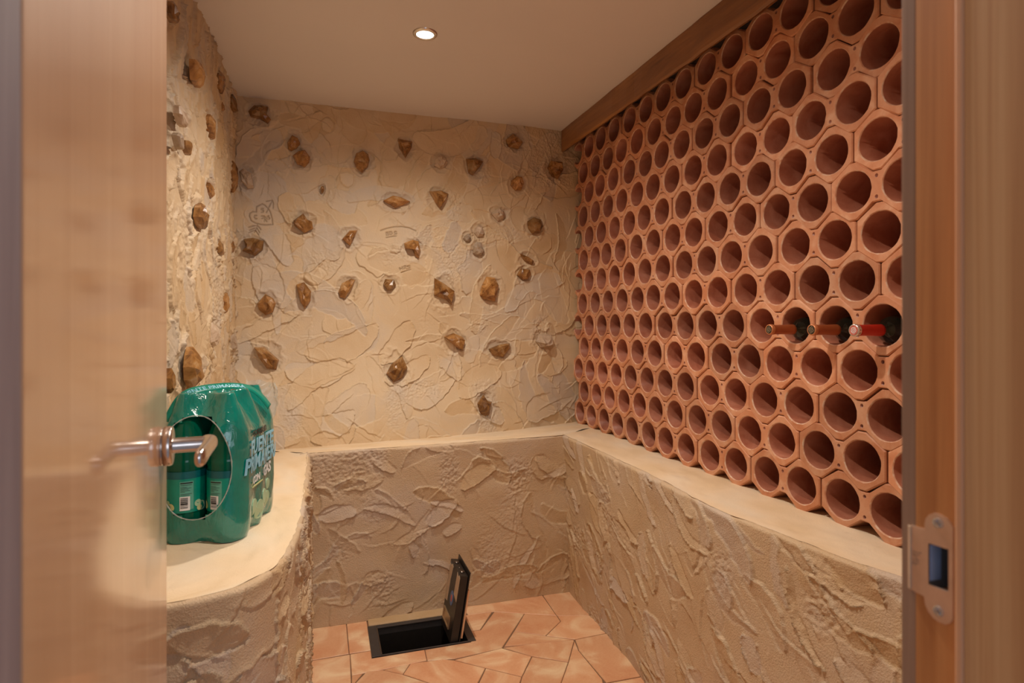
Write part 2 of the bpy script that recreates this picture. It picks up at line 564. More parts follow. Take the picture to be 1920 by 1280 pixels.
def grid_obj(name, P, tone, mat, parent=None, flip=False):
    nz, nu, _ = P.shape
    me = bpy.data.meshes.new(name)
    idx = np.arange(nz * nu).reshape(nz, nu)
    q = np.stack([idx[:-1, :-1], idx[:-1, 1:], idx[1:, 1:], idx[1:, :-1]], -1).reshape(-1, 4)
    if flip: q = q[:, ::-1]
    nf = len(q)
    me.vertices.add(nz * nu); me.vertices.foreach_set('co', P.reshape(-1).astype(np.float32))
    me.loops.add(nf * 4); me.loops.foreach_set('vertex_index', q.reshape(-1).astype(np.int32))
    me.polygons.add(nf)
    me.polygons.foreach_set('loop_start', (np.arange(nf) * 4).astype(np.int32))
    me.polygons.foreach_set('loop_total', np.full(nf, 4, np.int32))
    me.update(calc_edges=True)
    me.shade_smooth()
    a = me.attributes.new('tone', 'FLOAT', 'POINT')
    a.data.foreach_set('value', tone.reshape(-1).astype(np.float32))
    return link(name, me, mat, parent)


# ------------------------------------------------------------------ the stones in the plaster, read off the walls
BACK_Y = 3.11
B7 = [  # centre x, y, width, height in a 2.8235x crop that starts at (420, 160)
    (190, 155, 118, 92, 0, [(-1, .2), (-.5, .9), (.1, 1), (.75, .9), (.6, .1), (1, -.5), (.7, -1), (0, -.5), (-.8, -.4)]),
    (370, 308, 68, 85, 0, [(-.9, -.8), (-1, 0), (-.3, 1), (.6, .7), (1, 0), (.4, -.6), (-.4, -1)]),
    (410, 387, 92, 88, 0, [(-1, .2), (-.3, .8), (.4, 1), (1, .2), (.9, -.4), (.4, -1), (-.5, -.7)]),
    (728, 405, 98, 108, 0, None), (958, 335, 75, 95, 0, [(-1, 1), (1, .8), (.9, .1), (.1, -1), (-.8, 0)]),
    (1145, 408, 80, 75, 2, None), (1325, 433, 90, 92, 0, [(-1, .8), (0, 1), (1, .7), (.6, 0), (-.2, -1), (-.7, -.7)]),
    (1535, 300, 85, 80, 0, [(-1, .2), (-.2, 1), (.4, .7), (1, -.1), (.5, -.9), (-.8, -.7)]),
    (1755, 440, 90, 110, 0, None), (1550, 520, 78, 95, 0, None), (120, 495, 78, 104, 1, [(-1, .7), (-.4, 1), (.6, .6), (1, -.9), (.2, -1), (-.7, -.3)]),
    (520, 552, 22, 45, 0, None), (420, 730, 103, 103, 0, [(-1, .2), (0, 1), (.4, .4), (.9, .2), (1, -.5), (.1, -1), (-.9, -.3)]),
    (915, 615, 140, 65, 0, [(-1, 0), (-.3, .9), (.3, .7), (1, .1), (.5, -.5), (-.1, -1)]),
    (1137, 605, 98, 95, 0, [(-1, .8), (.2, 1), (1, .7), (.6, -.2), (.1, -1), (-.4, -.3)]),
    (1455, 684, 75, 72, 1, None), (668, 808, 85, 85, 0, [(-1, -.2), (-.1, .9), (.9, 1), (.5, 0), (0, -1), (-.6, -.5)]),
    (155, 855, 112, 95, 0, [(-.9, .8), (0, 1), (1, .7), (.9, -.3), (.2, -1), (-1, -.5), (-.7, 0)]),
    (1350, 775, 60, 75, 2, None), (1288, 810, 45, 52, 1, None),
    (997, 866, 86, 95, 0, [(-1, .6), (0, 1), (.7, .9), (1, -.2), (.8, -1), (.4, -.9), (0, -.1), (-.9, 0)]),
    (1645, 745, 82, 88, 0, [(-1, .5), (-.2, 1), (.7, .8), (1, 0), (.5, -.8), (-.4, -1), (-.9, -.3)]),
    (1342, 868, 64, 78, 2, None), (1600, 922, 78, 60, 0, [(-1, 1), (.2, .5), (1, -.3), (.7, -1), (-.3, -.2)]),
    (905, 865, 62, 56, 3, None), (650, 495, 82, 78, 3, None), (550, 210, 70, 78, 3, None)]
B8 = [  # the same for the crop that starts at (420, 500)
    (1588, 38, 74, 62, 0, None), (226, 200, 98, 112, 0, [(-1, .1), (-.1, 1), (.7, .6), (1, .1), (.7, -.7), (-.1, -1), (-.8, -.5)]),
    (425, 152, 82, 140, 0, [(-1, .8), (0, 1), (.9, .3), (.8, -.4), (.1, -1), (-.5, -.5)]),
    (650, 115, 90, 104, 0, [(-1, -.4), (-.6, .5), (.5, 1), (1, .9), (.6, 0), (-.2, -1), (-.8, -.9)]),
    (878, 92, 70, 78, 0, None), (1165, 132, 106, 140, 0, [(-1, 1), (-.2, .7), (1, 0), (.7, -1), (.2, -.6), (-1, -.3)]),
    (1402, 118, 96, 130, 0, [(-.8, .2), (-.3, 1), (.6, .9), (1, .3), (.6, -1), (-.6, -.8), (-1, -.5)]),
    (1217, 398, 108, 95, 0, [(-1, .6), (-.1, 1), (.7, .6), (1, .2), (.8, -1), (.2, -.6)]),
    (1455, 441, 112, 74, 0, [(-1, .2), (0, .8), (.9, 1), (1, .4), (.3, -1), (-.6, -.7)]),
    (1695, 395, 98, 92, 2, None), (229, 480, 128, 125, 0, [(-1, .9), (-.2, .9), (1, -.2), (.8, -1), (0, -.9), (-.6, 0)]),
    (910, 540, 108, 138, 0, [(-.2, .6), (.5, 1), (1, .1), (.6, -.6), (-.4, -1), (-1, -.3), (-.6, .3)]),
    (1355, 724, 74, 108, 0, [(-1, .2), (-.1, 1), (.4, .5), (1, .3), (.6, -.8), (0, -1), (-.8, -.6)]),
    (478, 46, 112, 104, 3, None)]
ZK = 2.8235
BACK = []
for lst, oy in ((B7, 160), (B8, 500)):
    for (x, y, w, h, k, o) in lst:
        px, py = 420 + x / ZK, oy + y / ZK
        X, Z = on_y(px, py, BACK_Y)
        X2, _ = on_y(px + w / ZK, py, BACK_Y); _, Z2 = on_y(px, py + h / ZK, BACK_Y)
        BACK.append((X, Z, abs(X2 - X), abs(Z2 - Z), k, o))
LEFT_X = -0.395
L2 = [(210, 435, 90, 165), (350, 497, 40, 130), (367, 640, 14, 60), (125, 705, 95, 120), (293, 762, 50, 145),
      (108, 842, 60, 95), (158, 880, 42, 95), (297, 1142, 45, 80), (65, 70, 45, 150)]
L3 = [(250, 95, 66, 170), (368, 285, 45, 105), (440, 275, 28, 90), (448, 384, 46, 36), (395, 640, 45, 150),
      (320, 835, 105, 180), (448, 890, 52, 130), (187, 1045, 75, 270), (56, 1130, 40, 170)]
LEFTS = []
for lst, oy, k in ((L2, 0, 3.2), (L3, 380, 3.368)):
    for (x, y, w, h) in lst:
        px, py = 300 + x / k, oy + y / k
        Y, Z = on_x(px, py, LEFT_X)
        Ya, _ = on_x(px - w / k / 2, py, LEFT_X); Yb, _ = on_x(px + w / k / 2, py, LEFT_X)
        _, Z2 = on_x(px, py + h / k, LEFT_X)
        pale = 1 if (x, y) in ((125, 705), (108, 842), (448, 890)) else (2 if (x, y) == (320, 835) else 0)
        LEFTS.append((Y, Z, min(0.13, abs(Yb - Ya) * 0.78), min(0.2, abs(Z2 - Z)), pale, None))
for (px, py, w, h) in ((433, 338, 30, 56), (437, 205, 17, 34)):     # wedged in the corner
    Y, Z = on_x(px, py, LEFT_X)
    LEFTS.append((3.02, EYE + (HY - py) / F * 2.82, 0.10, h / F * 2.85, 0, None))


def back_offset(X, Z):
    """the back wall leans into the room towards its foot, most on the left"""
    low = 1 / (1 + np.exp((Z - 0.98) / 0.09))
    lx = np.interp(X, [-0.45, -0.2, 0.25, 0.75, 1.36, 1.7], [0.17, 0.16, 0.16, 0.13, -0.02, -0.03])
    return BACK_Y - low * lx + np.interp(X, [1.1, 1.4], [0, 0.02])


rs = random.Random(5)


def stone_mesh(w, h, outline, rnd, kind, flat=1.0):
    """local: x right, y up on the wall, z out of the wall"""
    if outline is None:
        n = rnd.randint(6, 8)
        outline = []
        for k in range(n):
            a = 2 * math.pi * (k + rnd.uniform(-.28, .28)) / n
            r = rnd.uniform(.78, 1.08)
            outline.append((r * math.cos(a), r * math.sin(a)))
        if kind == 3:
            outline = [(math.cos(2 * math.pi * k / 14) * rnd.uniform(.92, 1.04), math.sin(2 * math.pi * k / 14) * rnd.uniform(.92, 1.04)) for k in range(14)]
    dp = 0.42 * min(w, h) * flat
    bm = bmesh.new()
    n = len(outline)
    pk = (rnd.uniform(-.35, .35), rnd.uniform(-.35, .35))
    rings = []
    for sc_, dz in ((1.0, -0.012), (1.0, dp * 0.25), (0.78, dp * 0.72), (0.42, dp)):
        ring = []
        for (x, y) in outline:
            j = rnd.uniform(-.10, .10) if 0.3 < sc_ < 1 else 0
            f_ = sc_ + j
            xx = (x * f_ + pk[0] * (1 - f_)) * w / 2
            yy = (y * f_ + pk[1] * (1 - f_)) * h / 2
            ring.append(bm.verts.new((xx, yy, dz * (1 if dz < 0 else (1 + rnd.uniform(-.28, .28) * (kind != 3))))))
        rings.append(ring)
    for i in range(3):
        for k in range(n):
            a, b_, c, d = rings[i][k], rings[i][(k + 1) % n], rings[i + 1][(k + 1) % n], rings[i + 1][k]
            if rnd.random() < .5:
                bm.faces.new((a, b_, c)); bm.faces.new((a, c, d))
            else:
                bm.faces.new((a, b_, d)); bm.faces.new((b_, c, d))
    cen = bm.verts.new((pk[0] * w / 2 * .6, pk[1] * h / 2 * .6, dp * 1.02))
    for k in range(n):
        bm.faces.new((rings[3][k], rings[3][(k + 1) % n], cen))
    return bm


# ------------------------------------------------------------------ walls
RES_B = 0.0029
X0, ZB, ZT = -0.46, 0.66, CEIL + 0.01
Wb = 1.72 - X0
c_pts = lambda lst: [tuple(np.subtract(on_y(450 + x / 14.22, 360 + y / 14.22, BACK_Y), (X0, ZB))) for x, y in lst]
HEART = [c_pts(l) for l in (
    [(430, 525), (330, 515), (250, 570), (240, 640), (290, 760), (400, 825), (560, 865), (700, 875), (865, 860), (845, 700), (800, 530), (740, 430), (650, 345), (585, 310), (430, 385), (425, 525)],
    [(690, 540), (740, 450)], [(760, 400), (850, 220)], [(690, 245), (850, 215), (880, 300), (875, 420)],
    [(450, 860), (440, 950), (375, 1075)], [(225, 940), (330, 905), (440, 895)], [(245, 1020), (330, 985), (425, 955)], [(220, 1085), (310, 1045), (400, 1020)],
    [(470, 900), (545, 1000)], [(440, 950), (510, 1080)], [(410, 1030), (485, 1135)],
    [(610, 435), (560, 435), (550, 465), (610, 485), (620, 520), (560, 530)],
    [(430, 620), (385, 620), (370, 670), (395, 710), (440, 705)],
    [(560, 640), (640, 640)], [(610, 640), (610, 700), (575, 700)],
    [(640, 780), (650, 660), (700, 670), (700, 710), (650, 720), (700, 780)],
    [(760, 630), (720, 640), (730, 665), (785, 680), (780, 710), (730, 715)])]
c2 = lambda lst: [tuple(np.subtract(on_y(700 + x / 11.64, 410 + y / 11.64, BACK_Y), (X0, ZB))) for x, y in lst]
INIT = [c2(l) for l in (
    [(290, 365), (280, 300), (320, 300), (320, 330), (290, 335), (330, 335), (335, 360), (290, 368)],
    [(360, 350), (355, 290), (395, 290), (410, 320), (390, 350), (360, 350)],
    [(500, 285), (465, 285), (460, 305), (500, 315), (505, 335), (465, 342)],
    [(285, 415), (380, 395), (500, 378)], [(160, 260), (290, 215), (450, 180), (620, 175), (780, 200), (930, 270)],
    [(570, 1075), (590, 1125)], [(630, 1055), (645, 1110)], [(580, 1100), (640, 1085)],
    [(680, 1105), (670, 1040), (710, 1035), (712, 1065), (675, 1070), (725, 1100)],
    [(790, 1030), (745, 1035), (745, 1055), (790, 1060), (795, 1085), (750, 1095)],
    [(610, 1180), (700, 1145), (810, 1112)])]
flats = []
for (px, py, a, b_) in ((486, 405, .10, .12), (738, 440, .085, .05), (758, 502, .07, .05)):
    x, z = on_y(px, py, BACK_Y); flats.append((x - X0, z - ZB, a, b_))
U, Z, hh, tone = relief(Wb, ZT - ZB, RES_B, 11, density=60, amp=2.3, rough=1.3, lrange=(0.10, 0.42), wrange=(0.05, 0.16),
                        stones=[(s[0] - X0, s[1] - ZB, s[2], s[3]) for s in BACK if s[4] != 3], flats=flats,
                        discs=[(s[0] - X0, s[1] - ZB, s[2], s[3]) for s in BACK if s[4] == 3])
CARVED = np.zeros_like(hh)
hh = carve(U, Z, hh, HEART + INIT)
scratch = np.clip(CARVED / 0.006, 0, 1) * 0.5
scratch[:, :] *= 1.0
CARVED = None
Xg = U + X0; Zg = Z + ZB
Yg = back_offset(Xg, Zg) - hh
# ragged meeting line with the ceiling
Pb = np.stack([Xg, Yg, Zg], -1)
wall_back = grid_obj('wall_back', Pb, tone, M['plaster'])
at_ = wall_back.data.attributes.new('scratch', 'FLOAT', 'POINT')
at_.data.foreach_set('value', scratch.reshape(-1).astype(np.float32))
tag(wall_back, kind='structure')
BK = (Xg, Zg, Yg)


def back_surface(x, z):
    i = int(np.clip((x - X0) / RES_B, 0, Yg.shape[1] - 1)); j = int(np.clip((z - ZB) / ((ZT - ZB) / (Yg.shape[0] - 1)), 0, Yg.shape[0] - 1))
    return float(Yg[j, i])


for (x, z, w, h, k, o) in BACK:
    if k == 3: continue
    bm = stone_mesh(w, h, o, rs, k)
    if k == 3:
        bmesh.ops.bevel(bm, geom=list(bm.edges), offset=0.0008, segments=1, affect='EDGES')
    st = from_bm('stone', bm, M['plaster'] if k == 3 else (M['stone'] if k == 0 else M['stone_pale']), wall_back, smooth=(k == 3))
    y = float(back_offset(np.array(x), np.array(z)))
    st.matrix_world = Matrix.Translation((x, y - 0.002, z)) @ Matrix(((1, 0, 0, 0), (0, 0, -1, 0), (0, 1, 0, 0), (0, 0, 0, 1)))
    if k in (1, 2):
        st['label'] = 'pale stone' if k == 1 else 'pinkish brown stone'
    if k == 3:
        st['label'] = 'stone skimmed over with plaster'

# left wall, in the plane x = LEFT_X, from the doorway to the back wall
YL0, YL1 = 0.39, 3.14
U, Z, hh, tone = relief(YL1 - YL0, ZT - ZB, 0.0042, 23, density=120, amp=3.4, rough=2.6, ridges=170,
                        stones=[(s[0] - YL0, s[1] - ZB, s[2], s[3]) for s in LEFTS], ang=(0.9, 2.2))
Pl = np.stack([LEFT_X + hh + np.interp(U + YL0, [0.4, 1.8, 2.4, 3.1], [-0.06, -0.045, 0, 0.0]), U + YL0, Z + ZB], -1)
wall_left = grid_obj('wall_left', Pl, tone, M['plaster'], flip=True)
tag(wall_left, kind='structure')
for (y, z, w, h, k, o) in LEFTS:
    bm = stone_mesh(w, h, o, rs, 0, 0.5)
    st = from_bm('stone', bm, M['stone'] if k == 0 else M['stone_pale'], wall_left)
    st.matrix_world = Matrix.Translation((LEFT_X + 0.004, y, z)) @ Matrix(((0, 0, 1, 0), (1, 0, 0, 0), (0, 1, 0, 0), (0, 0, 0, 1)))
    if k: st['label'] = 'pale stone' if k == 1 else 'pinkish brown stone'

# plain shells behind the relief, right wall behind the rack, front wall around the doorway
RX = 1.66
tag(box_obj('wall_right', (RX, RX + 0.1, 0.29, 3.2, 0, CEIL + 0.05), M['plaster']), kind='structure')
JL, JR, JY0, JY1 = -0.155, 0.47, 0.286, 0.389
bm = bmesh.new()
box(bm, -0.60, JL - 0.035, JY0, JY1, 0, CEIL + 0.05)
box(bm, JR + 0.09, RX, JY0, JY1, 0, CEIL + 0.05)
box(bm, JL - 0.035, JR + 0.09, JY0, JY1, 2.13, CEIL + 0.05)
tag(from_bm('wall_front', bm, M['plaster']), kind='structure')
tag(box_obj('wall_outer_left', (-0.60, -0.47, JY1, 3.3, 0, CEIL + 0.05), M['plaster']), kind='structure')
tag(box_obj('wall_outer_back', (-0.60, RX + 0.1, 3.20, 3.30, 0, CEIL + 0.05), M['plaster']), kind='structure')

# ceiling with round holes for the recessed lamps is simply cut by the lamp rings, which sit just below it
tag(box_obj('ceiling', (-0.60, RX + 0.1, JY0, 3.3, CEIL, CEIL + 0.06), M['ceiling']), kind='structure')


# ------------------------------------------------------------------ plastered ledge that runs round three sides
def ledge():
    """columns along the edge; every column has a floor point, an edge point and a point on the wall"""
    zs = 0.755
    key = []   # (floor xy, edge xy, edge z, wall xy, wall z)
    lc = [(315, 1132), (360, 1125), (400, 1115), (440, 1104), (480, 1088), (520, 1062), (545, 1030), (560, 1000), (572, 950), (577, 900)]
    E = [on_z(x, y, zs) for x, y in lc]
    E = [(-0.43, 1.295), (-0.36, 1.298)] + E + [(-0.05, 2.45), (-0.052, 2.724)]
    return E


E_left = ledge()


def resample(pts, step):
    P = np.array(pts, float)
    d = np.r_[0, np.cumsum(np.linalg.norm(np.diff(P, axis=0), axis=1))]
    n = max(2, int(d[-1] / step) + 1)
    s = np.linspace(0, d[-1], n)
    out = np.stack([np.interp(s, d, P[:, k]) for k in range(P.shape[1])], 1)
    for _ in range(12):
        out[1:-1] = (out[:-2] + 2 * out[1:-1] + out[2:]) / 4
    return out, s


def ledge_part(edge, foot, wall, ze, zw, seed, lipw, step=0.004, amp=1.5, dens=130, inward=1, lr=(0.06, 0.22), ang=(0, math.pi)):
    """edge, foot, wall: polylines of equal meaning (same direction); ze/zw heights at start and end"""
    Ep, s = resample(edge, step)
    n = len(Ep)
    t = np.linspace(0, 1, n)

    def along(pl):
        P = np.array(pl, float)
        d = np.r_[0, np.cumsum(np.linalg.norm(np.diff(P, axis=0), axis=1))]; d /= d[-1]
        return np.stack([np.interp(t, d, P[:, k]) for k in range(2)], 1)
    if foot is None:
        Fp = Ep.copy()
    else:
        Fp = along(foot)
    Wp = along(wall)
    zE = np.interp(t, np.linspace(0, 1, len(ze)), ze); zW = np.interp(t, np.linspace(0, 1, len(zw)), zw)
    T = np.gradient(Ep, axis=0); T /= np.linalg.norm(T, axis=1)[:, None]
    N = np.stack([T[:, 1], -T[:, 0]], 1) * inward
    W = s[-1]; HH = 0.80
    U, Z, hh, tone = relief(W, HH, step, seed, density=dens, amp=amp, rough=1.8, lrange=lr, wrange=(0.025, 0.085), ang=ang, ridges=65)
    hh = hh[:, :n] if hh.shape[1] >= n else np.pad(hh, ((0, 0), (0, n - hh.shape[1])), 'edge')
    tone = tone[:, :n] if tone.shape[1] >= n else np.pad(tone, ((0, 0), (0, n - tone.shape[1])), 'edge')
    nz = hh.shape[0]
    v = np.linspace(0, 1, nz)
    P = np.zeros((nz, n, 3))
    rr = 0.012
    for j in range(nz):
        zz = v[j] * zE
        base = Fp * (1 - v[j]) + Ep * v[j]
        over = np.clip((zz - (zE - rr)) / rr, 0, 1)
        back = rr * (1 - np.sqrt(np.clip(1 - over ** 2, 0, 1)))
        disp = (hh[j] * (1 - over * 0.4) - back)
        P[j, :, :2] = base + N * disp[:, None]
        P[j, :, 2] = zz
    # the plaster runs on a little way under the smooth top
    ex = np.zeros((2, n, 3))
    for q, (dd, dz) in enumerate(((0.018, 0.0025), (0.04, 0.006))):
        ex[q, :, :2] = Ep - N * dd
        ex[q, :, 2] = zE - dz
    P = np.concatenate([P, ex]); tone = np.concatenate([tone, tone[-1:], tone[-1:]])
    return P, tone, Ep, N, Wp, zE, zW, rr


def ledge_top(edge, wall, ze, zw, m0, m1, rr, seed, m=80):
    Ep, s_ = resample(edge, 0.008)
    n = len(Ep); t = np.linspace(0, 1, n)
    Pw = np.array(wall, float)
    d = np.r_[0, np.cumsum(np.linalg.norm(np.diff(Pw, axis=0), axis=1))]; d /= d[-1]
    Wp = np.stack([np.interp(t, d, Pw[:, k]) for k in range(2)], 1)
    zE = np.interp(t, np.linspace(0, 1, len(ze)), ze); zW = np.interp(t, np.linspace(0, 1, len(zw)), zw)
    T = np.gradient(Ep, axis=0); T /= np.linalg.norm(T, axis=1)[:, None]
    N = np.stack([T[:, 1], -T[:, 0]], 1)
    rng = np.random.default_rng(seed)
    hn = vnoise(rng, n, m, 14, 0, 0) * 0.0035 + vnoise(rng, n, m, 5, 0, 0) * 0.0012
    tone = 0.5 + 0.5 * vnoise(rng, n, m, 16, 0, 0)
    jag = vnoise(rng, n, 1, 3, 0, 0)[0] * 0.003 + vnoise(rng, n, 1, 8, 0, 0)[0] * 0.004
    A = Ep - N * (rr * 0.8) + N * jag[:, None]
    if m0 is not None: A[0] = m0
    if m1 is not None: A[-1] = m1
    P = np.zeros((m, n, 3))
    for j in range(m):
        f = (j / (m - 1)) ** 1.3
        P[j, :, :2] = A * (1 - f) + Wp * f
        P[j, :, 2] = zE * (1 - f) + zW * f + hn[j] * min(1, f * 8)
    return P, tone


LED = empty('plastered_ledge', (0.5, 2.0, 0))
tag(LED, 'low sand coloured rough plastered ledge running round three sides of the cellar', 'ledge')
LEDM = LED.matrix_world.copy()


def led_child(o):
    o.parent = LED
    o.matrix_parent_inverse = Matrix.Translation((-0.5, -2.0, 0))
    return o


specs = [
    (E_left, (-0.052, 2.76), [(-0.43, 1.31), (-0.30, 1.32), (-0.16, 1.37), (-0.09, 1.47), (-0.05, 1.70), (-0.045, 2.0), (-0.046, 2.762)],
     [(-0.43, 1.32), (-0.43, 2.2), (-0.43, 3.12)], [0.755, 0.755, 0.752], [0.757, 0.75, 0.715], 31),
    ([(-0.052, 2.724), (0.5, 2.722), (1.122, 2.722)], None, [(-0.09, 2.726), (1.19, 2.722)],
     [(-0.43, 3.12), (1.655, 3.16)], [0.752, 0.765], [0.715, 0.76], 37),
    ([(1.122, 2.722), (1.128, 2.0), (1.10, 1.515), (1.15, 1.1), (1.20, 0.95), (1.20, 0.39)], None, [(1.160, 2.76), (1.125, 1.944), (1.13, 0.39)],
     [(1.655, 3.16), (1.655, 0.392)], [0.765, 0.755], [0.75, 0.742], 41)]
MITRE = [(None, (-0.062, 2.734)), ((-0.062, 2.734), (1.132, 2.732)), ((1.132, 2.732), None)]
for i, (e, ex, ft, w, ze, zw, sd) in enumerate(specs):
    e2 = list(e)
    if i == 0: e2[-1] = (-0.052, 2.76)
    if i == 1: e2 = [(-0.09, 2.724), (0.5, 2.722), (1.16, 2.722)]
    if i == 2: e2[0] = (1.122, 2.76)
    P, tn, Ep, N, Wp, zE, zW, rr = ledge_part(e2, ft, w, ze, zw, sd, 0.01, amp=(3.3, 2.1, 2.6)[i], dens=(150, 62, 78)[i],
                                              lr=((0.06, 0.22), (0.08, 0.26), (0.08, 0.32))[i], ang=((0, math.pi), (0, math.pi), (1.6, 2.9))[i])
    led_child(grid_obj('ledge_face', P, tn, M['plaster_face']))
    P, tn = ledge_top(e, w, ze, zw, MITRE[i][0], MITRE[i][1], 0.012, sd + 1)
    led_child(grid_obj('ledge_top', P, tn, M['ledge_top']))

# ------------------------------------------------------------------ floor of irregular terracotta tiles
HX0, HX1, HY0, HY1 = 0.187, 0.606, 2.417, 2.667
bm = bmesh.new()
box(bm, -0.45, HX0, 0.29, 2.75, -0.05, -0.0035)
box(bm, HX1, 1.3, 0.29, 2.75, -0.05, -0.0035)
box(bm, HX0, HX1, 0.29, HY0, -0.05, -0.0035)
box(bm, HX0, HX1, HY1, 2.75, -0.05, -0.0035)
floor = from_bm('floor', bm, M['joint'])
tag(floor, kind='structure')
TZ = lambda x, y: on_z(560 + x / 2.743, 1000 + y / 2.743, 0)
POLY = [
    [(56, 502), (246, 474), (259, 616), (56, 652)], [(247, 474), (352, 456), (372, 599), (260, 617)],
    [(56, 654), (264, 620), (272, 800), (56, 800)],
    [(264, 620), (372, 601), (377, 641), (648, 596), (660, 651), (435, 698), (272, 728)],
    [(272, 729), (332, 716), (283, 775), (273, 800)],
    [(649, 596), (886, 556), (862, 505), (935, 494), (1005, 401), (1162, 408), (1045, 587), (800, 642), (661, 652)],
    [(840, 378), (1262, 325), (1327, 420), (1005, 400), (870, 417)], [(840, 421), (993, 404), (934, 493), (862, 504)],
    [(1264, 325), (1405, 296), (1450, 360), (1492, 426), (1328, 421)],
    [(1162, 409), (1328, 421), (1347, 450), (1270, 524), (1108, 500)],
    [(1330, 422), (1492, 427), (1566, 513), (1420, 544), (1272, 525), (1348, 450)],
    [(1107, 501), (1270, 525), (1418, 546), (1056, 580)],
    [(1050, 586), (1200, 566), (1418, 547), (1387, 660), (1200, 630)],
    [(800, 648), (1046, 588), (1198, 630), (1148, 734), (962, 690)],
    [(575, 667), (740, 645), (798, 650), (960, 691), (915, 780), (700, 776), (537, 722)],
    [(436, 699), (573, 667), (535, 723)],
    [(284, 775), (350, 707), (434, 700), (536, 724), (698, 777), (690, 800), (278, 800)],
    [(962, 692), (1147, 736), (1128, 800), (912, 800)], [(1200, 632), (1386, 661), (1347, 775), (1335, 800), (1130, 800), (1149, 735)],
    [(1419, 550), (1440, 600), (1562, 748), (1572, 800), (1338, 800), (1388, 660)],
    [(1422, 545), (1568, 514), (1757, 734), (1582, 766), (1441, 600)],
    [(1574, 770), (1758, 736), (1830, 800), (1574, 800)], [(700, 778), (913, 782), (904, 800), (693, 800)]]
rt = random.Random(3)
for poly in POLY:
    pts = []
    for p in poly:
        x, y = TZ(*p)
        if abs(x - np.interp(y, [1.94, 2.72], [1.125, 1.158])) < 0.03: x += 0.035
        if y > 2.68: y += 0.03
        pts.append((x, y))
    bm = bmesh.new()
    prism(bm, inset(pts, 0.0011), lambda u, v, d: (u, v, d), -0.014, rt.uniform(-0.0008, 0.0006), 0.0018)
    from_bm('tile', bm, M['tile'], floor)
# the rest of the floor, below the frame of the photograph
cut = lambda x: on_z(560, 1000 + 800 / 2.743, 0)[1] + (x - on_z(560, 1000 + 800 / 2.743, 0)[0]) * (
    (on_z(1250, 1000 + 800 / 2.743, 0)[1] - on_z(560, 1000 + 800 / 2.743, 0)[1]) / (on_z(1250, 1000 + 800 / 2.743, 0)[0] - on_z(560, 1000 + 800 / 2.743, 0)[0]))
xs = [-0.44, -0.26, -0.05, 0.17, 0.40, 0.62, 0.83, 1.04, 1.20]
for i in range(len(xs) - 1):
    y = 0.30 - (i % 2) * 0.12
    while True:
        y2 = y + 0.30
        a, b_ = xs[i], xs[i + 1]
        lim0, lim1 = (cut(a), cut(b_)) if a > -0.2 else (1.28, 1.28)
        if y > min(lim0, lim1) - 0.05: break
        last = y2 > min(lim0, lim1) - 0.12
        top = (lim0, lim1) if last else (y2, y2)
        pts = [(a, max(y, 0.3)), (b_, max(y, 0.3)), (b_, top[1]), (a, top[0])]
        bm = bmesh.new()
        prism(bm, inset(pts, 0.0015), lambda u, v, d: (u, v, d), -0.014, 0.0, 0.0018)
        from_bm('tile', bm, M['tile'], floor)
        if last: break
        y = y2

tag(box_obj('trim_1', (HX0 + 0.004, HX1 - 0.004, HY1 + 0.0005, 2.76, -0.02, 0.006), M['plaster_face'], None, 0.004), kind='structure')

# ------------------------------------------------------------------ floor safe with its open lid
SAFE = empty('floor_safe', (0.39, 2.54, 0))
tag(SAFE, 'open black floor safe sunk in the terracotta tiles by the back ledge', 'safe')
SI = Matrix.Translation((-0.39, -2.54, 0))


def safe_child(o):
    o.parent = SAFE; o.matrix_parent_inverse = SI
    return o


bm = bmesh.new()
box(bm, HX0, 0.224, HY0, HY1, -0.03, 0.002, 0.0008)
box(bm, 0.574, HX1, HY0, HY1, -0.03, 0.002, 0.0008)
box(bm, 0.224, 0.574, HY0, 2.424, -0.03, 0.002, 0.0008)
box(bm, 0.224, 0.574, 2.643, HY1, -0.03, 0.002, 0.0008)
safe_child(from_bm('frame', bm, M['frame_metal']))
bm = bmesh.new()
box(bm, 0.216, 0.224, 2.42, 2.65, -0.36, -0.03); box(bm, 0.574, 0.582, 2.42, 2.65, -0.36, -0.03)
box(bm, 0.216, 0.582, 2.416, 2.424, -0.36, -0.03); box(bm, 0.216, 0.582, 2.643, 2.651, -0.36, -0.03)
box(bm, 0.216, 0.582, 2.416, 2.651, -0.37, -0.36)
safe_child(from_bm('body', bm, M['black_metal']))
bm = bmesh.new()
box(bm, 0.222, 0.2265, 2.424, 2.643, -0.004, 0.003); box(bm, 0.224, 0.574, 2.6405, 2.6425, -0.004, 0.001)
safe_child(from_bm('rim', bm, M['bolt']))
tilt = math.atan(0.045 / 0.275)
LM = Matrix.Translation((0.500, 2.431, -0.004)) @ Matrix.Rotation(tilt, 4, 'Y')
lid = box_obj('lid', (0, 0.032, 0, 0.196, 0, 0.276), M['black_metal'], None, 0.0015, LM)
safe_child(lid)


def lid_part(name, dims, mat, bev=0.0):
    o = box_obj(name, dims, mat, None, bev, LM)
    o.parent = lid; o.matrix_parent_inverse = SI.copy() @ Matrix.Identity(4)
    o.matrix_parent_inverse = Matrix.Identity(4)
    return o


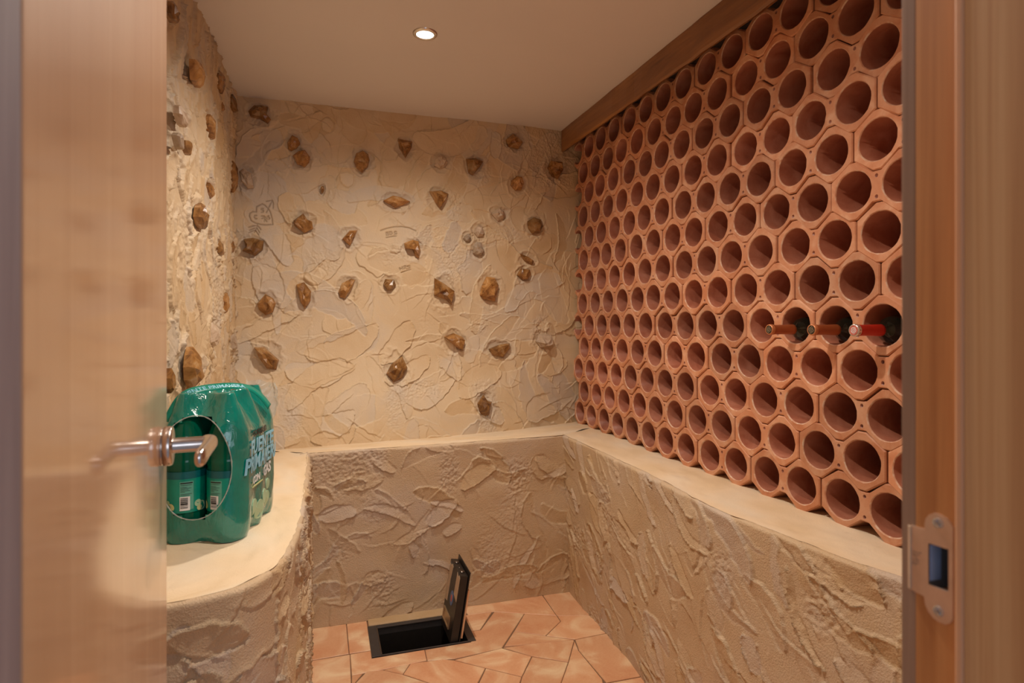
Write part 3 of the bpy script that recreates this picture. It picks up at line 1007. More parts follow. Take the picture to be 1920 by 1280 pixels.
lid_part('cover_plate', (0.0345, 0.0385, -0.008, 0.206, -0.002, 0.294), M['black_metal'], 0.0008)
lid_part('spacer', (0.031, 0.0355, 0.02, 0.18, 0.02, 0.26), M['black_metal'])
t_ = lid_part('cover_tile', (0.0385, 0.050, 0.004, 0.200, 0.02, 0.215), M['tile'], 0.001)
bm = bmesh.new()
for y in (0.045, 0.15):
    lathe(bm, [(0.274, 0.0105), (0.279, 0.0105), (0.281, 0.008)], LM @ Matrix.Translation((0.016, y, 0)), 20)
    o = from_bm('locking_bolt', bm, M['bolt']); o.parent = lid
    bm = bmesh.new()
lathe(bm, [(0.2755, 0.003), (0.277, 0.002)], LM @ Matrix.Translation((0.016, 0.095, 0)), 10)
o = from_bm('screw', bm, M['screw']); o.parent = lid
# tape, sticker and lock slot on the inner face of the lid
for name, poly, mat in (
        ('tape', [(0.004, 0.262), (0.022, 0.270), (0.038, 0.258), (0.055, 0.272), (0.060, 0.178), (0.006, 0.166)], M['card']),
        ('tape', [(0.132, 0.262), (0.152, 0.270), (0.172, 0.255), (0.186, 0.262), (0.190, 0.105), (0.150, 0.112), (0.148, 0.20)], M['card']),
        ('sticker', [(0.085 + 0.026 * math.cos(a * math.pi / 8), 0.150 + 0.030 * math.sin(a * math.pi / 8)) for a in range(16)], M['blue']),
        ('sticker_emblem', [(0.085 + 0.011 * math.cos(a * math.pi / 5), 0.150 + 0.015 * math.sin(a * math.pi / 5)) for a in range(10)], M['red'])):
    bm = bmesh.new()
    d1 = -0.0016 if name == 'sticker_emblem' else -0.001
    prism(bm, poly, lambda u, v, d: LM @ Vector((d, u, v)), 0.0002, d1)
    o = from_bm(name, bm, mat); o.parent = lid
bm = bmesh.new()
for dm in ((0.06, 0.175, 0.030, 0.036), (0.06, 0.175, 0.076, 0.082), (0.06, 0.066, 0.036, 0.076), (0.169, 0.175, 0.036, 0.076)):
    box(bm, -0.004, 0.0002, *dm, M=LM)
o = from_bm('lock_surround', bm, M['brass']); o.parent = lid
lid_part('lock_slot', (-0.0008, 0.0002, 0.066, 0.169, 0.036, 0.076), M['brass'])
bm = bmesh.new()
lathe(bm, [(0, 0.007), (0.2, 0.007)], Matrix.Translation((0.520, 2.435, -0.012)) @ Matrix.Rotation(-math.pi / 2, 4, 'X'), 14)
safe_child(from_bm('hinge', bm, M['bolt'], smooth=True))

# ------------------------------------------------------------------ rack of double hexagonal clay bottle bricks
P_ = 0.1465
HH_ = 0.0793


def brick_mesh(seed, single=False):
    rnd = random.Random(seed)
    p, g = P_, 0.0021
    side, ap, cut_ = 0.0384, 0.0770, 0.013
    def outline(ins):
        s, a, e = side - ins * .55, ap - ins, cut_ - ins * .4
        x = p - g - ins
        if single:
            x = p / 2 - g - ins
            return [(-x, -s), (-e, -a), (e, -a), (x, -s), (x, s), (e, a), (-e, a), (-x, s)]
        v0 = 0.0395 - ins
        return [(-x, -s), (-p / 2 - e, -a), (-p / 2 + e, -a), (-e, -v0), (e, -v0), (p / 2 - e, -a), (p / 2 + e, -a), (x, -s),
                (x, s), (p / 2 + e, a), (p / 2 - e, a), (e, v0), (-e, v0), (-p / 2 + e, a), (-p / 2 - e, a), (-x, s)]
    bm = bmesh.new()
    mk = lambda pts, d: [bm.verts.new((d, y, z)) for y, z in pts]

    def strip(r0, r1, mat, smooth):
        n = len(r0)
        for k in range(n):
            fc = bm.faces.new((r0[k], r0[(k + 1) % n], r1[(k + 1) % n], r1[k]))
            fc.material_index = mat; fc.smooth = smooth
    front, loops = [], []
    o1 = mk(outline(0.003), 0); o2 = mk(outline(0), 0.003); o3 = mk(outline(0), 0.27)
    strip(o1, o2, 0, False); strip(o2, o3, 0, False)
    loops.append(o1)
    seg = 30
    for cy in ((0,) if single else (-p / 2, p / 2)):
        ring = lambda k_, d, wob: mk([(cy + (0.0562 + k_ + wob * rnd.uniform(-.0011, .0011)) * math.cos(2 * math.pi * i / seg),
                                       (0.0538 + k_ + wob * rnd.uniform(-.0011, .0011)) * math.sin(2 * math.pi * i / seg)) for i in range(seg)], d)
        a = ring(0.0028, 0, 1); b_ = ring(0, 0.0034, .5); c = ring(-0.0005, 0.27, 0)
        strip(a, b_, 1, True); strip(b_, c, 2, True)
        loops.append(a)
    if not single:
        for dz in (-0.027, 0.027):
            r = [(0.0050 * math.cos(2 * math.pi * i / 8), dz + 0.0054 * math.sin(2 * math.pi * i / 8)) for i in range(8)]
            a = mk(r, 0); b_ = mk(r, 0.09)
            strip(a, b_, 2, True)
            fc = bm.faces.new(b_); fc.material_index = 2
            loops.append(a)
    from mathutils.geometry import tessellate_polygon
    flat = [v for L in loops for v in L]
    for t in tessellate_polygon([[Vector((v.co.y, v.co.z, 0)) for v in L] for L in loops]):
        try:
            bm.faces.new([flat[q] for q in t])
        except ValueError:
            pass
    me = bpy.data.meshes.new('brick')
    bmesh.ops.recalc_face_normals(bm, faces=bm.faces)
    bm.to_mesh(me); bm.free()
    me.materials.append(M['brick']); me.materials.append(M['brick_rim']); me.materials.append(M['brick_in_shade'])
    return me


RACKX = 1.355
RACK = empty('bottle_rack', (RACKX, 1.8, 0.75))
tag(RACK, 'wine rack wall of stacked double hexagonal terracotta bottle bricks above the right hand ledge', 'wine rack')
meshes = [brick_mesh(s) for s in range(5)]
single = brick_mesh(99, True)
REF = {-4: 1.524, -3: 1.604, -2: 1.531, -1: 1.464, 0: 1.542, 1: 1.623, 2: 1.695, 3: 1.776, 4: 1.702, 5: 1.629, 6: 1.556, 7: 1.626, 8: 1.550}
rb = random.Random(8)
for r, ref in REF.items():
    z = 1.30 + 0.119 * r
    k0 = -math.ceil((ref - 0.54) / (2 * P_) - 0.001) + 0
    k = -4
    while True:
        y = ref + k * 2 * P_
        if y - P_ > 3.08: break
        if y - P_ > 0.40:
            me = meshes[rb.randrange(5)]
            yy = y
            if y + P_ > 3.175:
                me = single; yy = y - P_ / 2
                if yy > 3.11: break
            o = link('brick', me, None, RACK)
            o.location = (rb.uniform(-0.005, 0.005), yy - 1.8, z - 0.75)
            if me is not single and rb.random() < .5: o.rotation_euler = (math.pi, 0, 0)
        k += 1
o = None

# ------------------------------------------------------------------ beam over the rack
bm = bmesh.new()
nseg = 40
rbm = random.Random(2)
rings = []
for i in range(nseg + 1):
    y = 0.392 + (3.12 - 0.392) * i / nseg
    w0 = 0.0018 * rbm.uniform(-1, 1); w1 = 0.0018 * rbm.uniform(-1, 1)
    top = CEIL - 0.001
    zb = 2.266 + w1 - 0.010 * (1 - (y - 0.4) / 2.7)
    x = 1.272 + w0
    rings.append([bm.verts.new(q) for q in ((x, y, top), (x - 0.001, y, zb + 0.008), (x + 0.006, y, zb), (x + 0.030, y, zb + 0.012), (x + 0.034, y, top))])
for i in range(nseg):
    for k in range(5):
        bm.faces.new((rings[i][k], rings[i][(k + 1) % 5], rings[i + 1][(k + 1) % 5], rings[i + 1][k]))
bm.faces.new(rings[0]); bm.faces.new(rings[-1])
beam = from_bm('beam', bm, M['beam'])
tag(beam, 'dark brown stained timber beam along the ceiling above the clay rack', 'beam')

# ------------------------------------------------------------------ wine bottles
def wine_bottle(mouth, yc, zc, cap, lip, seal, label, yaw=0.0):
    root = empty('wine_bottle', (mouth, yc, zc))
    root.rotation_euler = (0, 0, yaw)
    tag(root, label, 'bottle', 'wine bottles lying in the clay rack')
    R = Matrix.Rotation(math.pi / 2, 4, 'Y')     # local z -> +X
    bm = bmesh.new()
    lathe(bm, [(0.08, 0.0135), (0.090, 0.0150), (0.099, 0.023), (0.111, 0.032), (0.126, 0.0368), (0.14, 0.0378), (0.30, 0.0378), (0.306, 0.035), (0.306, 0.02), (0.29, 0.008)], R, 40)
    from_bm('glass_body', bm, M['wine'], root, True)
    bm = bmesh.new()
    lathe(bm, [(0.0, 0.0125), (0.0005, 0.0142), (0.002, 0.0150), (0.0085, 0.0152), (0.0095, 0.0146), (0.0115, 0.0146), (0.0125, 0.0150), (0.016, 0.0148), (0.020, 0.0140),
               (0.055, 0.0143), (0.080, 0.0150), (0.087, 0.0152), (0.088, 0.0140)], R, 36)
    c = from_bm('capsule', bm, cap, root, True)
    bm = bmesh.new()
    lathe(bm, [(-0.0003, 0.0118), (-0.0009, 0.0145), (0.003, 0.0155), (0.0085, 0.0156), (0.010, 0.0152)], R, 36, False, False)
    from_bm('capsule_lip', bm, lip, c, True)
    bm = bmesh.new()
    lathe(bm, [(-0.0004, 0.0122), (-0.0007, 0.0120)], R, 36)
    d = from_bm('seal', bm, M['seal_dark'] if seal == 'dark' else M['pink'], c)
    bm = bmesh.new()

    def ringpoly(outer, inner, dz=-0.0013):
        n = len(outer)
        o_ = [bm.verts.new(R @ Vector((x, y, dz))) for x, y in outer]; i_ = [bm.verts.new(R @ Vector((x, y, dz))) for x, y in inner]
        o2 = [bm.verts.new(R @ Vector((x, y, -0.0006))) for x, y in outer]; i2 = [bm.verts.new(R @ Vector((x, y, -0.0006))) for x, y in inner]
        for q0, q1 in ((o_, i_), (o2, o_), (i_, i2)):
            for k in range(n):
                bm.faces.new((q0[k], q0[(k + 1) % n], q1[(k + 1) % n], q1[k]))
    pol = lambda r, n, a0=0.0: [(r * math.cos(a0 + 2 * math.pi * k / n), r * math.sin(a0 + 2 * math.pi * k / n)) for k in range(n)]
    if seal == 'dark':
        ringpoly(pol(0.0105, 4, 0.25), pol(0.0088, 4, 0.25))
        ringpoly(pol(0.0036, 12), pol(0.0022, 12))
        ringpoly(pol(0.0070, 4, 1.05), pol(0.0060, 4, 1.05))
        from_bm('emblem', bm, M['seal_line'], c)
    else:
        ringpoly(pol(0.0074, 24), pol(0.0060, 24))
        for k in range(6):
            a = k * math.pi / 3
            q = [(0.0012 * math.cos(a), 0.0012 * math.sin(a)), (0.0035 * math.cos(a - .3), 0.0035 * math.sin(a - .3)), (0.0052 * math.cos(a), 0.0052 * math.sin(a)), (0.0035 * math.cos(a + .3), 0.0035 * math.sin(a + .3))]
            prism(bm, q, lambda u, v, dd: R @ Vector((u, v, dd)), -0.0006, -0.0013)
        from_bm('emblem', bm, M['white'], c)
        bm = bmesh.new()
        for k in range(5):
            a = k * 2 * math.pi / 5 + .5
            q = [(0.0095 * math.cos(a) + 0.0013 * math.cos(t), 0.0095 * math.sin(a) + 0.0013 * math.sin(t)) for t in [j * math.pi / 3 for j in range(6)]]
            prism(bm, q, lambda u, v, dd: R @ Vector((u, v, dd)), -0.0006, -0.0012)
        ringpoly(pol(0.0118, 30), pol(0.0110, 30))
        from_bm('emblem_dots', bm, M['red'], c)
    return root


def hole_y(px):
    return on_x(px, 610, RACKX)[0]


wine_bottle(1.256, 1.4665, 1.288, M['capsule_a'], M['capsule_lip'], 'dark', 'wine bottle with copper brown capsule, leftmost of the three in the rack', 0.0)
wine_bottle(1.272, 1.3215, 1.288, M['capsule_a'], M['capsule_lip'], 'dark', 'wine bottle with copper brown capsule lying beside the red capped bottle', 0.0)
wine_bottle(1.262, 1.175, 1.288, M['capsule_b'], M['silver'], 'red', 'wine bottle with bright red capsule and silver rim, nearest the door jamb', 0.0)

# ------------------------------------------------------------------ shrink wrapped water bottles
def text_mesh(body, size, extrude=0.0004, spacing=1.0, shear=0.0, bold=0.0):
    cu = bpy.data.curves.new('t', 'FONT')
    cu.body = body; cu.size = size; cu.extrude = extrude; cu.space_character = spacing; cu.shear = shear
    cu.offset = bold
    cu.resolution_u = 3
    o = bpy.data.objects.new('t', cu)
    col.objects.link(o)
    dg = bpy.context.evaluated_depsgraph_get()
    me = bpy.data.meshes.new_from_object(o.evaluated_get(dg))
    bpy.data.objects.remove(o)
    bpy.data.curves.remove(cu)
    me.materials.clear()
    return me


PR = 0.052          # bottle radius
HXW, HYW = 0.052, 0.104   # bottle centres spread
PH = 0.372
pk_yaw = -math.radians(11.5)
# near right base corner of the pack as seen in the photograph
cxn, cyn = on_z(450, 1016, 0.757)
pc = Vector((cxn, cyn)) - Matrix.Rotation(pk_yaw, 2) @ Vector((HXW + PR * 0.86, -(HYW + PR * 0.9)))
PACK = empty('water_pack', (pc.x, pc.y, 0.756), pk_yaw)
tag(PACK, 'green shrink wrapped pack of large water bottles standing on the left ledge', 'water pack')


def rad(z):
    pts = [(0, 0.044), (0.012, 0.049), (0.03, 0.052), (0.235, 0.053), (0.275, 0.0495), (0.31, 0.038), (0.345, 0.022), (0.36, 0.0172), (0.372, 0.012)]
    return float(np.interp(z, [p[0] for p in pts], [p[1] for p in pts]))


def hull_pt(a, z, gap=0.0):
    """outline of the six-bottle hull at height z for angle parameter a in 0..1; film dips between the bottles"""
    r = rad(z) + gap
    hx, hy = HXW, HYW
    per = [2 * hy, math.pi * r / 2, 2 * hx, math.pi * r / 2] * 2
    tot = sum(per)
    d = a * tot
    seg = 0
    while d > per[seg] and seg < 7:
        d -= per[seg]; seg += 1
    f_ = d / per[seg]
    corners = [(hx, hy), (-hx, hy), (-hx, -hy), (hx, -hy)]
    if seg % 2 == 0:
        s = seg // 2
        starts = [((hx + r, -hy), (hx + r, hy), (1, 0)), ((hx, hy + r), (-hx, hy + r), (0, 1)), ((-hx - r, hy), (-hx - r, -hy), (-1, 0)), ((-hx, -hy - r), (hx, -hy - r), (0, -1))]
        p0, p1, nrm = starts[s]
        x = p0[0] + (p1[0] - p0[0]) * f_; y = p0[1] + (p1[1] - p0[1]) * f_
        period = 2 if s % 2 == 0 else 1
        low = max(0.0, 1 - z / 0.06) * 0.014 + 0.0035 + max(0, (z - 0.26) / 0.1) * 0.024
        dip = low * (math.sin(math.pi * f_ * period) ** 2)
        return x - nrm[0] * dip, y - nrm[1] * dip, nrm
    s = seg // 2
    cx_, cy_ = corners[s]
    a0 = s * math.pi / 2
    ang = a0 + f_ * math.pi / 2
    return cx_ + r * math.cos(ang), cy_ + r * math.sin(ang), (math.cos(ang), math.sin(ang))


NA = 176
bm = bmesh.new()
rw = random.Random(4)
zl = [0.0, 0.006, 0.014, 0.024, 0.036] + [0.05 + 0.012 * k for k in range(16)] + [0.242, 0.254, 0.266, 0.278, 0.290, 0.302, 0.314, 0.326, 0.338, 0.350, 0.360, 0.367, 0.371]
rngw = np.random.default_rng(6)
wr = vnoise(rngw, NA, len(zl), 5, 0, 0) * 0.0016 + vnoise(rngw, NA, len(zl), 2.2, 0, 0) * 0.0008
rings = []
OPZ, OPX, OPH, OPC = 0.190, 0.090, 0.128, -0.012
for j, z in enumerate(zl):
    ring = []
    for i in range(NA):
        x, y, nrm = hull_pt(i / NA, z, 0.0012)
        k = wr[j, i] * (1.0 if i > 6 and i < NA - 6 else 0.3)
        ring.append(bm.verts.new((x + nrm[0] * k, y + nrm[1] * k, z)))
    rings.append(ring)


def in_open(c):
    return c.y < -HYW and ((c.x - OPC) / OPX) ** 2 + ((c.z - OPZ) / OPH) ** 2 < 1


film_faces = []
for j in range(len(zl) - 1):
    for i in range(NA):
        vs = (rings[j][i], rings[j][(i + 1) % NA], rings[j + 1][(i + 1) % NA], rings[j + 1][i])
        c = sum((v.co for v in vs), Vector()) / 4
        if not in_open(c):
            bm.faces.new(vs)
# top: rings shrinking inwards, dipping between the caps
prev = rings[-1]
steps = 9
for s in range(1, steps + 1):
    k = 1 - s / steps
    ring = []
    for i in range(NA):
        b0 = rings[-1][i].co
        x, y = b0.x * max(k, 0.02), b0.y * max(k, 0.02)
        dmin = min(math.hypot(x - bx, y - by) for bx in (-HXW, HXW) for by in (-HYW, 0, HYW))
        z = PH - 0.030 * min(1, max(0, (dmin - 0.022) / 0.03)) ** 1.3 + rw.uniform(-.0008, .0008)
        if s == 1: z = min(z, 0.3715)
        ring.append(bm.verts.new((x, y, z)))
    for i in range(NA):
        bm.faces.new((prev[i], prev[(i + 1) % NA], ring[(i + 1) % NA], ring[i]))
    prev = ring
bm.faces.new(prev)
wrap = from_bm('film_wrap', bm, M['film'], PACK, True)
# rolled edge of the opening
bm = bmesh.new()
NE = 60
pr = []
for k in range(NE):
    a = 2 * math.pi * k / NE
    x = OPC + OPX * math.cos(a); z = OPZ + OPH * math.sin(a)
    # y on the hull at that x and z
    r = rad(z) + 0.0025
    if abs(x) <= HXW: y = -HYW - r + 0.0035 * math.sin(math.pi * (x + HXW) / (2 * HXW)) ** 2
    else: y = -HYW - math.sqrt(max(1e-6, r * r - (abs(x) - HXW) ** 2))
    pr.append(Vector((x, y, z)))
pr0 = list(pr)
for k in range(NE):
    p = pr0[k]; t = (pr0[(k + 1) % NE] - pr0[k - 1]).normalized()
    n1 = Vector((0, -1, 0)); n2 = t.cross(n1).normalized()
    w_ = 0.0007 + 0.0007 * math.sin(k * 1.7) ** 2
    q = [bm.verts.new(p + n1 * w_ * math.cos(b_) + n2 * w_ * 1.6 * math.sin(b_)) for b_ in [j * math.pi / 3 for j in range(6)]]
    pr[k] = q
for k in range(NE):
    for j in range(6):
        bm.faces.new((pr[k][j], pr[k][(j + 1) % 6], pr[(k + 1) % NE][(j + 1) % 6], pr[(k + 1) % NE][j]))
from_bm('opening_rim', bm, M['clear'], wrap, True)


def water_bottle(x, y, face_ang, full):
    r0 = 0.0495
    bm = bmesh.new()
    T = Matrix.Translation((x, y, 0))
    prof = [(0.003, 0.030), (0.0, 0.040), (0.012, 0.047), (0.03, r0), (0.07, r0), (0.075, r0 - 0.001), (0.190, r0 - 0.001), (0.195, r0), (0.205, r0), (0.212, r0 - 0.002), (0.220, r0), (0.232, r0 - 0.002), (0.24, r0),
            (0.27, 0.045), (0.30, 0.034), (0.325, 0.021), (0.338, 0.0135), (0.344, 0.013), (0.345, 0.011)]
    lathe(bm, prof, T, 36)
    b_ = from_bm('bottle', bm, M['pet'], PACK, True)
    bm = bmesh.new()
    lathe(bm, [(0.342, 0.0140), (0.343, 0.0150), (0.356, 0.0150), (0.358, 0.0130)], T, 24)
    from_bm('cap', bm, M['label'], b_)
    # label: sleeve, band, info panel, barcode and dots in one mesh with several colours
    bm = bmesh.new()
    mats = [M['label'], M['label_dark'], M['label_info'], M['white'], M['black'], M['label_dot'], M['label_yel']]
    ly = [0]

    def patch(a0, a1, z0, z1, mi, lift):
        n = max(1, int(abs(a1 - a0) / 0.09))
        rr_ = r0 + 0.0003 + lift
        lo = [bm.verts.new((x + rr_ * math.cos(a0 + (a1 - a0) * k / n), y + rr_ * math.sin(a0 + (a1 - a0) * k / n), z0)) for k in range(n + 1)]
        hi = [bm.verts.new((x + rr_ * math.cos(a0 + (a1 - a0) * k / n), y + rr_ * math.sin(a0 + (a1 - a0) * k / n), z1)) for k in range(n + 1)]
        for k in range(n):
            f_ = bm.faces.new((lo[k], lo[k + 1], hi[k + 1], hi[k])); f_.material_index = mi; f_.smooth = True

    def disc(ac, zc_, r_, mi, lift):
        rr_ = r0 + 0.0003 + lift
        vs = [bm.verts.new((x + rr_ * math.cos(ac + r_ / r0 * math.cos(t)), y + rr_ * math.sin(ac + r_ / r0 * math.cos(t)), zc_ + r_ * math.sin(t))) for t in [k * math.pi / 8 for k in range(16)]]
        f_ = bm.faces.new(vs); f_.material_index = mi
    patch(face_ang - math.pi, face_ang + math.pi, 0.078, 0.178, 0, 0)
    patch(face_ang - math.pi, face_ang + math.pi, 0.162, 0.180, 1, 0.0003)
    if full:
        A = face_ang
        patch(A - 0.30, A + 0.32, 0.086, 0.156, 2, 0.0004)
        patch(A - 0.27, A + 0.28, 0.1505, 0.1535, 4, 0.0008)
        for k, (w_, zz) in enumerate(((.5, .147), (.3, .142), (.48, .139), (.34, .136), (.42, .133), (.2, .130), (.5, .125), (.4, .122))):
            patch(A - 0.26, A - 0.26 + w_, zz - .0004, zz + .0004, 4, 0.0008)
        patch(A - 0.30, A + 0.16, 0.084, 0.1185, 3, 0.0008)
        for zz, hw in ((.1145, .0009), (.1115, .0006), (.1088, .0010), (.105, .0013), (.1005, .0021), (.0965, .0005), (.093, .0006), (.0905, .0006)):
            patch(A - 0.26, A + 0.06, zz - hw, zz + hw, 4, 0.0012)
        disc(A + 0.55, 0.098, 0.009, 5, 0.0006); disc(A + 0.75, 0.090, 0.012, 5, 0.0004); disc(A + 0.62, 0.086, 0.007, 6, 0.0010)
        disc(A - 0.75, 0.092, 0.010, 6, 0.0010); disc(A - 0.98, 0.088, 0.012, 5, 0.0006); disc(A - 0.92, 0.103, 0.006, 5, 0.0008); disc(A - 1.10, 0.110, 0.003, 6, 0.0012)
        patch(A - 1.7, A - 1.25, 0.084, 0.156, 2, 0.0004)
        patch(A - 1.6, A - 1.3, 0.138, 0.141, 4, 0.0008); patch(A - 1.6, A - 1.3, 0.112, 0.115, 4, 0.0008)
    me = bpy.data.meshes.new('label')
    bm.to_mesh(me); bm.free()
    for q in mats: me.materials.append(q)
    link('label', me, None, b_)


for bx, by, ang, fl in ((-HXW, -HYW, -1.15, True), (HXW, -HYW, -1.85, True), (-HXW, 0, 0, False), (HXW, 0, 0, False), (-HXW, HYW, 0, False), (HXW, HYW, 0, False)):
    water_bottle(bx, by, ang, fl)

# printing on the long side that faces the room (local +X side)
SIDE = HXW + 0.0532 + 0.0022


def side_x(y, z):
    f_ = min(1.0, max(0.0, (y + HYW) / (2 * HYW)))
    low = max(0.0, 1 - z / 0.06) * 0.014 + 0.0035 + max(0, (z - 0.26) / 0.1) * 0.024
    x = HXW + rad(z) + 0.0012 + 0.0012 - low * math.sin(math.pi * f_ * 2) ** 2
    e = abs(y) - HYW
    if e > 0:
        r = rad(z) + 0.0012
        x -= r - math.sqrt(max(0, r * r - e * e))
    return x


def side_text(body, size, y0, z0, mat, sx=1.0, bold=0.0, shear=0.0):
    me = text_mesh(body, size, 0.0003, 1.0, shear, bold)
    for v_ in me.vertices:
        u, w_ = v_.co.x * sx, v_.co.y
        y = y0 + u
        v_.co = (side_x(y, z0 + w_) + 0.0026 + v_.co.z, y, z0 + w_)
    o = link('print', me, mat, wrap)
    return o


side_text('consum', 0.030, -0.076, 0.251, M['black'], 1.25, 0.0006)
side_text('FUENTE', 0.053, -0.108, 0.206, M['sky_print'], 1.05, 0.0012, 0.15)
side_text('PRIMAVERA', 0.056, -0.135, 0.163, M['sky_print'], 0.92, 0.0012, 0.15)
side_text('CON', 0.026, -0.085, 0.128, M['white'], 1.0, 0.0010)
side_text('GAS', 0.040, 0.000, 0.128, M['white'], 1.0, 0.0012)
bm = bmesh.new()
for (yy, zz, r_, mi) in ((-0.06, 0.062, 0.022, 0), (-0.02, 0.045, 0.026, 1), (0.02, 0.070, 0.020, 0), (0.055, 0.095, 0.015, 1), (0.05, 0.055, 0.022, 0)):
    prism(bm, [(yy + r_ * math.cos(k * math.pi / 8), zz + r_ * math.sin(k * math.pi / 8)) for k in range(16)], lambda u, v, d: (side_x(u, v) + d, u, v), -0.001, 0.0008 + mi * 0.0004)
from_bm('printed_dots', bm, M['label_dot'], wrap)
bm = bmesh.new()
prism(bm, [(-0.085, 0.118), (0.0, 0.118), (0.0, 0.1215), (-0.085, 0.1215)], lambda u, v, d: (side_x(u, v) + d, u, v), -0.001, 0.001)
from_bm('printed_line', bm, M['label_yel'], wrap)

# carrying tape across the top, printed
bm = bmesh.new()
ts = []
ctrl = [(-0.085, -0.125, 0.300), (-0.060, -0.100, 0.372), (-0.015, -0.06, 0.380), (0.030, -0.015, 0.381), (0.066, 0.025, 0.372), (0.092, 0.045, 0.342), (0.108, 0.058, 0.312)]
C_ = np.array(ctrl)
sN = 40
tt = np.linspace(0, 1, sN)
sm = np.stack([np.interp(tt, np.linspace(0, 1, len(C_)), C_[:, k]) for k in range(3)], 1)
for _ in range(10): sm[1:-1] = (sm[:-2] + 2 * sm[1:-1] + sm[2:]) / 4
tang = np.gradient(sm, axis=0); tang /= np.linalg.norm(tang, axis=1)[:, None]
TAPE = []
for p, t in zip(sm, tang):
    t = Vector(t); up = Vector((0.45, -0.45, 1)); sd = t.cross(up).normalized(); nn = sd.cross(t).normalized()
    TAPE.append((Vector(p), t, sd, nn))
rings = []
for (p, t, sd, nn) in TAPE:
    rings.append([bm.verts.new(p + sd * a + nn * c) for a, c in ((-0.014, 0), (0.014, 0), (0.014, 0.0009), (-0.014, 0.0009))])
for i in range(sN - 1):
    for k in range(4):
        bm.faces.new((rings[i][k], rings[i][(k + 1) % 4], rings[i + 1][(k + 1) % 4], rings[i + 1][k]))
bm.faces.new(rings[0]); bm.faces.new(rings[-1])
tape = from_bm('carry_tape', bm, M['label'], PACK, True)
me = text_mesh('FUENTE PRIMAVERA', 0.0185, 0.0003, 1.05, 0.0, 0.0004)
Ls = np.r_[0, np.cumsum(np.linalg.norm(np.diff(sm, axis=0), axis=1))]
for v_ in me.vertices:
    u = 0.062 + v_.co.x * 1.0
    f_ = float(np.interp(u, Ls, np.arange(sN)))
    i = min(sN - 2, int(f_)); fr = f_ - i
    p = TAPE[i][0].lerp(TAPE[i + 1][0], fr); _, t, sd, nn = TAPE[i]
    v_.co = p - sd * (v_.co.y - 0.006) * -1 * -1 + nn * (0.0012 + v_.co.z)
link('print', me, M['sky_print'], tape)
# crumpled clear film at the far end
bm = bmesh.new()
rc = random.Random(12)
nn_, mm_ = 14, 12
gv = []
for j in range(mm_):
    row = []
    for i in range(nn_):
        a = i / (nn_ - 1); b_ = j / (mm_ - 1)
        x = 0.035 + 0.060 * a + 0.012 * math.sin(b_ * 5 + a * 4)
        y = HYW + 0.012 + 0.046 * math.sin(a * 2.2) + rc.uniform(-.006, .006)
        z = 0.225 + 0.160 * b_ - 0.02 * a + rc.uniform(-.004, .004)
        row.append(bm.verts.new((x + rc.uniform(-.004, .004), y, z)))
    gv.append(row)
for j in range(mm_ - 1):
    for i in range(nn_ - 1):
        bm.faces.new((gv[j][i], gv[j][i + 1], gv[j + 1][i + 1], gv[j + 1][i]))
r_ = bmesh.ops.solidify(bm, geom=list(bm.faces), thickness=0.0006)
tag(from_bm('loose_film', bm, M['clear'], PACK, False), 'crumpled clear film')

# ------------------------------------------------------------------ door leaf with lever handle
D0, D1 = Vector((JL, 0.392)), Vector((-0.2145, 0.982))
dv = (D1 - D0); dl = dv.length; dyaw = math.atan2(dv.y, dv.x)
DOOR = empty('door_1', (D0.x, D0.y, 0), dyaw)      # local x along the leaf, local -y is the face seen
tag(DOOR, kind='structure')
box_obj('door_leaf', (0.0, dl, 0.0, 0.040, 0.012, 2.08), M['door'], DOOR, 0.0015)
HZ = EYE + (HY - 829) / F * 0.853
hx = dl - 0.052
RM = Matrix.Translation((hx, 0, HZ)) @ Matrix.Rotation(math.pi / 2, 4, 'X')   # local z -> -y
bm = bmesh.new()
lathe(bm, [(0.0, 0.0262), (0.0015, 0.0262), (0.0016, 0.0250), (0.003, 0.0250), (0.0031, 0.0268), (0.0105, 0.0268), (0.0125, 0.0262), (0.0138, 0.0245), (0.0142, 0.020)], RM, 48)
handle = from_bm('door_handle', bm, M['steel'], DOOR, True)
handle.data.shade_smooth()
bm = bmesh.new()
lathe(bm, [(0.012, 0.0115), (0.015, 0.0103), (0.045, 0.0102), (0.056, 0.0102), (0.0625, 0.008)], RM, 32)
from_bm('handle_neck', bm, M['steel'], handle, True)
# grip: from the neck towards the hinge, flattened and rounded
bm = bmesh.new()
rings = []
path = [(hx + 0.012, -0.056, 0.0095, 0.0105), (hx + 0.006, -0.058, 0.0105, 0.011), (hx - 0.01, -0.0585, 0.0085, 0.0112), (hx - 0.03, -0.058, 0.0072, 0.0110), (hx - 0.06, -0.0565, 0.0068, 0.0112), (hx - 0.09, -0.055, 0.0068, 0.0116), (hx - 0.104, -0.054, 0.0064, 0.0108), (hx - 0.110, -0.0535, 0.0045, 0.007), (hx - 0.1115, -0.053, 0.001, 0.002)]
for (x, y, ry, rz) in [(hx + 0.0145, -0.056, 0.004, 0.004)] + path:
    rings.append([bm.verts.new((x, y + ry * math.copysign(abs(math.cos(a)) ** .8, math.cos(a)), HZ + rz * math.copysign(abs(math.sin(a)) ** .8, math.sin(a)))) for a in [k * math.pi / 12 for k in range(24)]])
for i in range(len(rings) - 1):
    for k in range(24):
        bm.faces.new((rings[i][k], rings[i][(k + 1) % 24], rings[i + 1][(k + 1) % 24], rings[i + 1][k]))
bm.faces.new(rings[0]); bm.faces.new(rings[-1])
from_bm('handle_grip', bm, M['steel'], handle, True)

# ------------------------------------------------------------------ door frame
FRAME = empty('door_frame', (0.16, 0.34, 0))
tag(FRAME, 'oak door frame standing close around the open doorway', 'door frame')


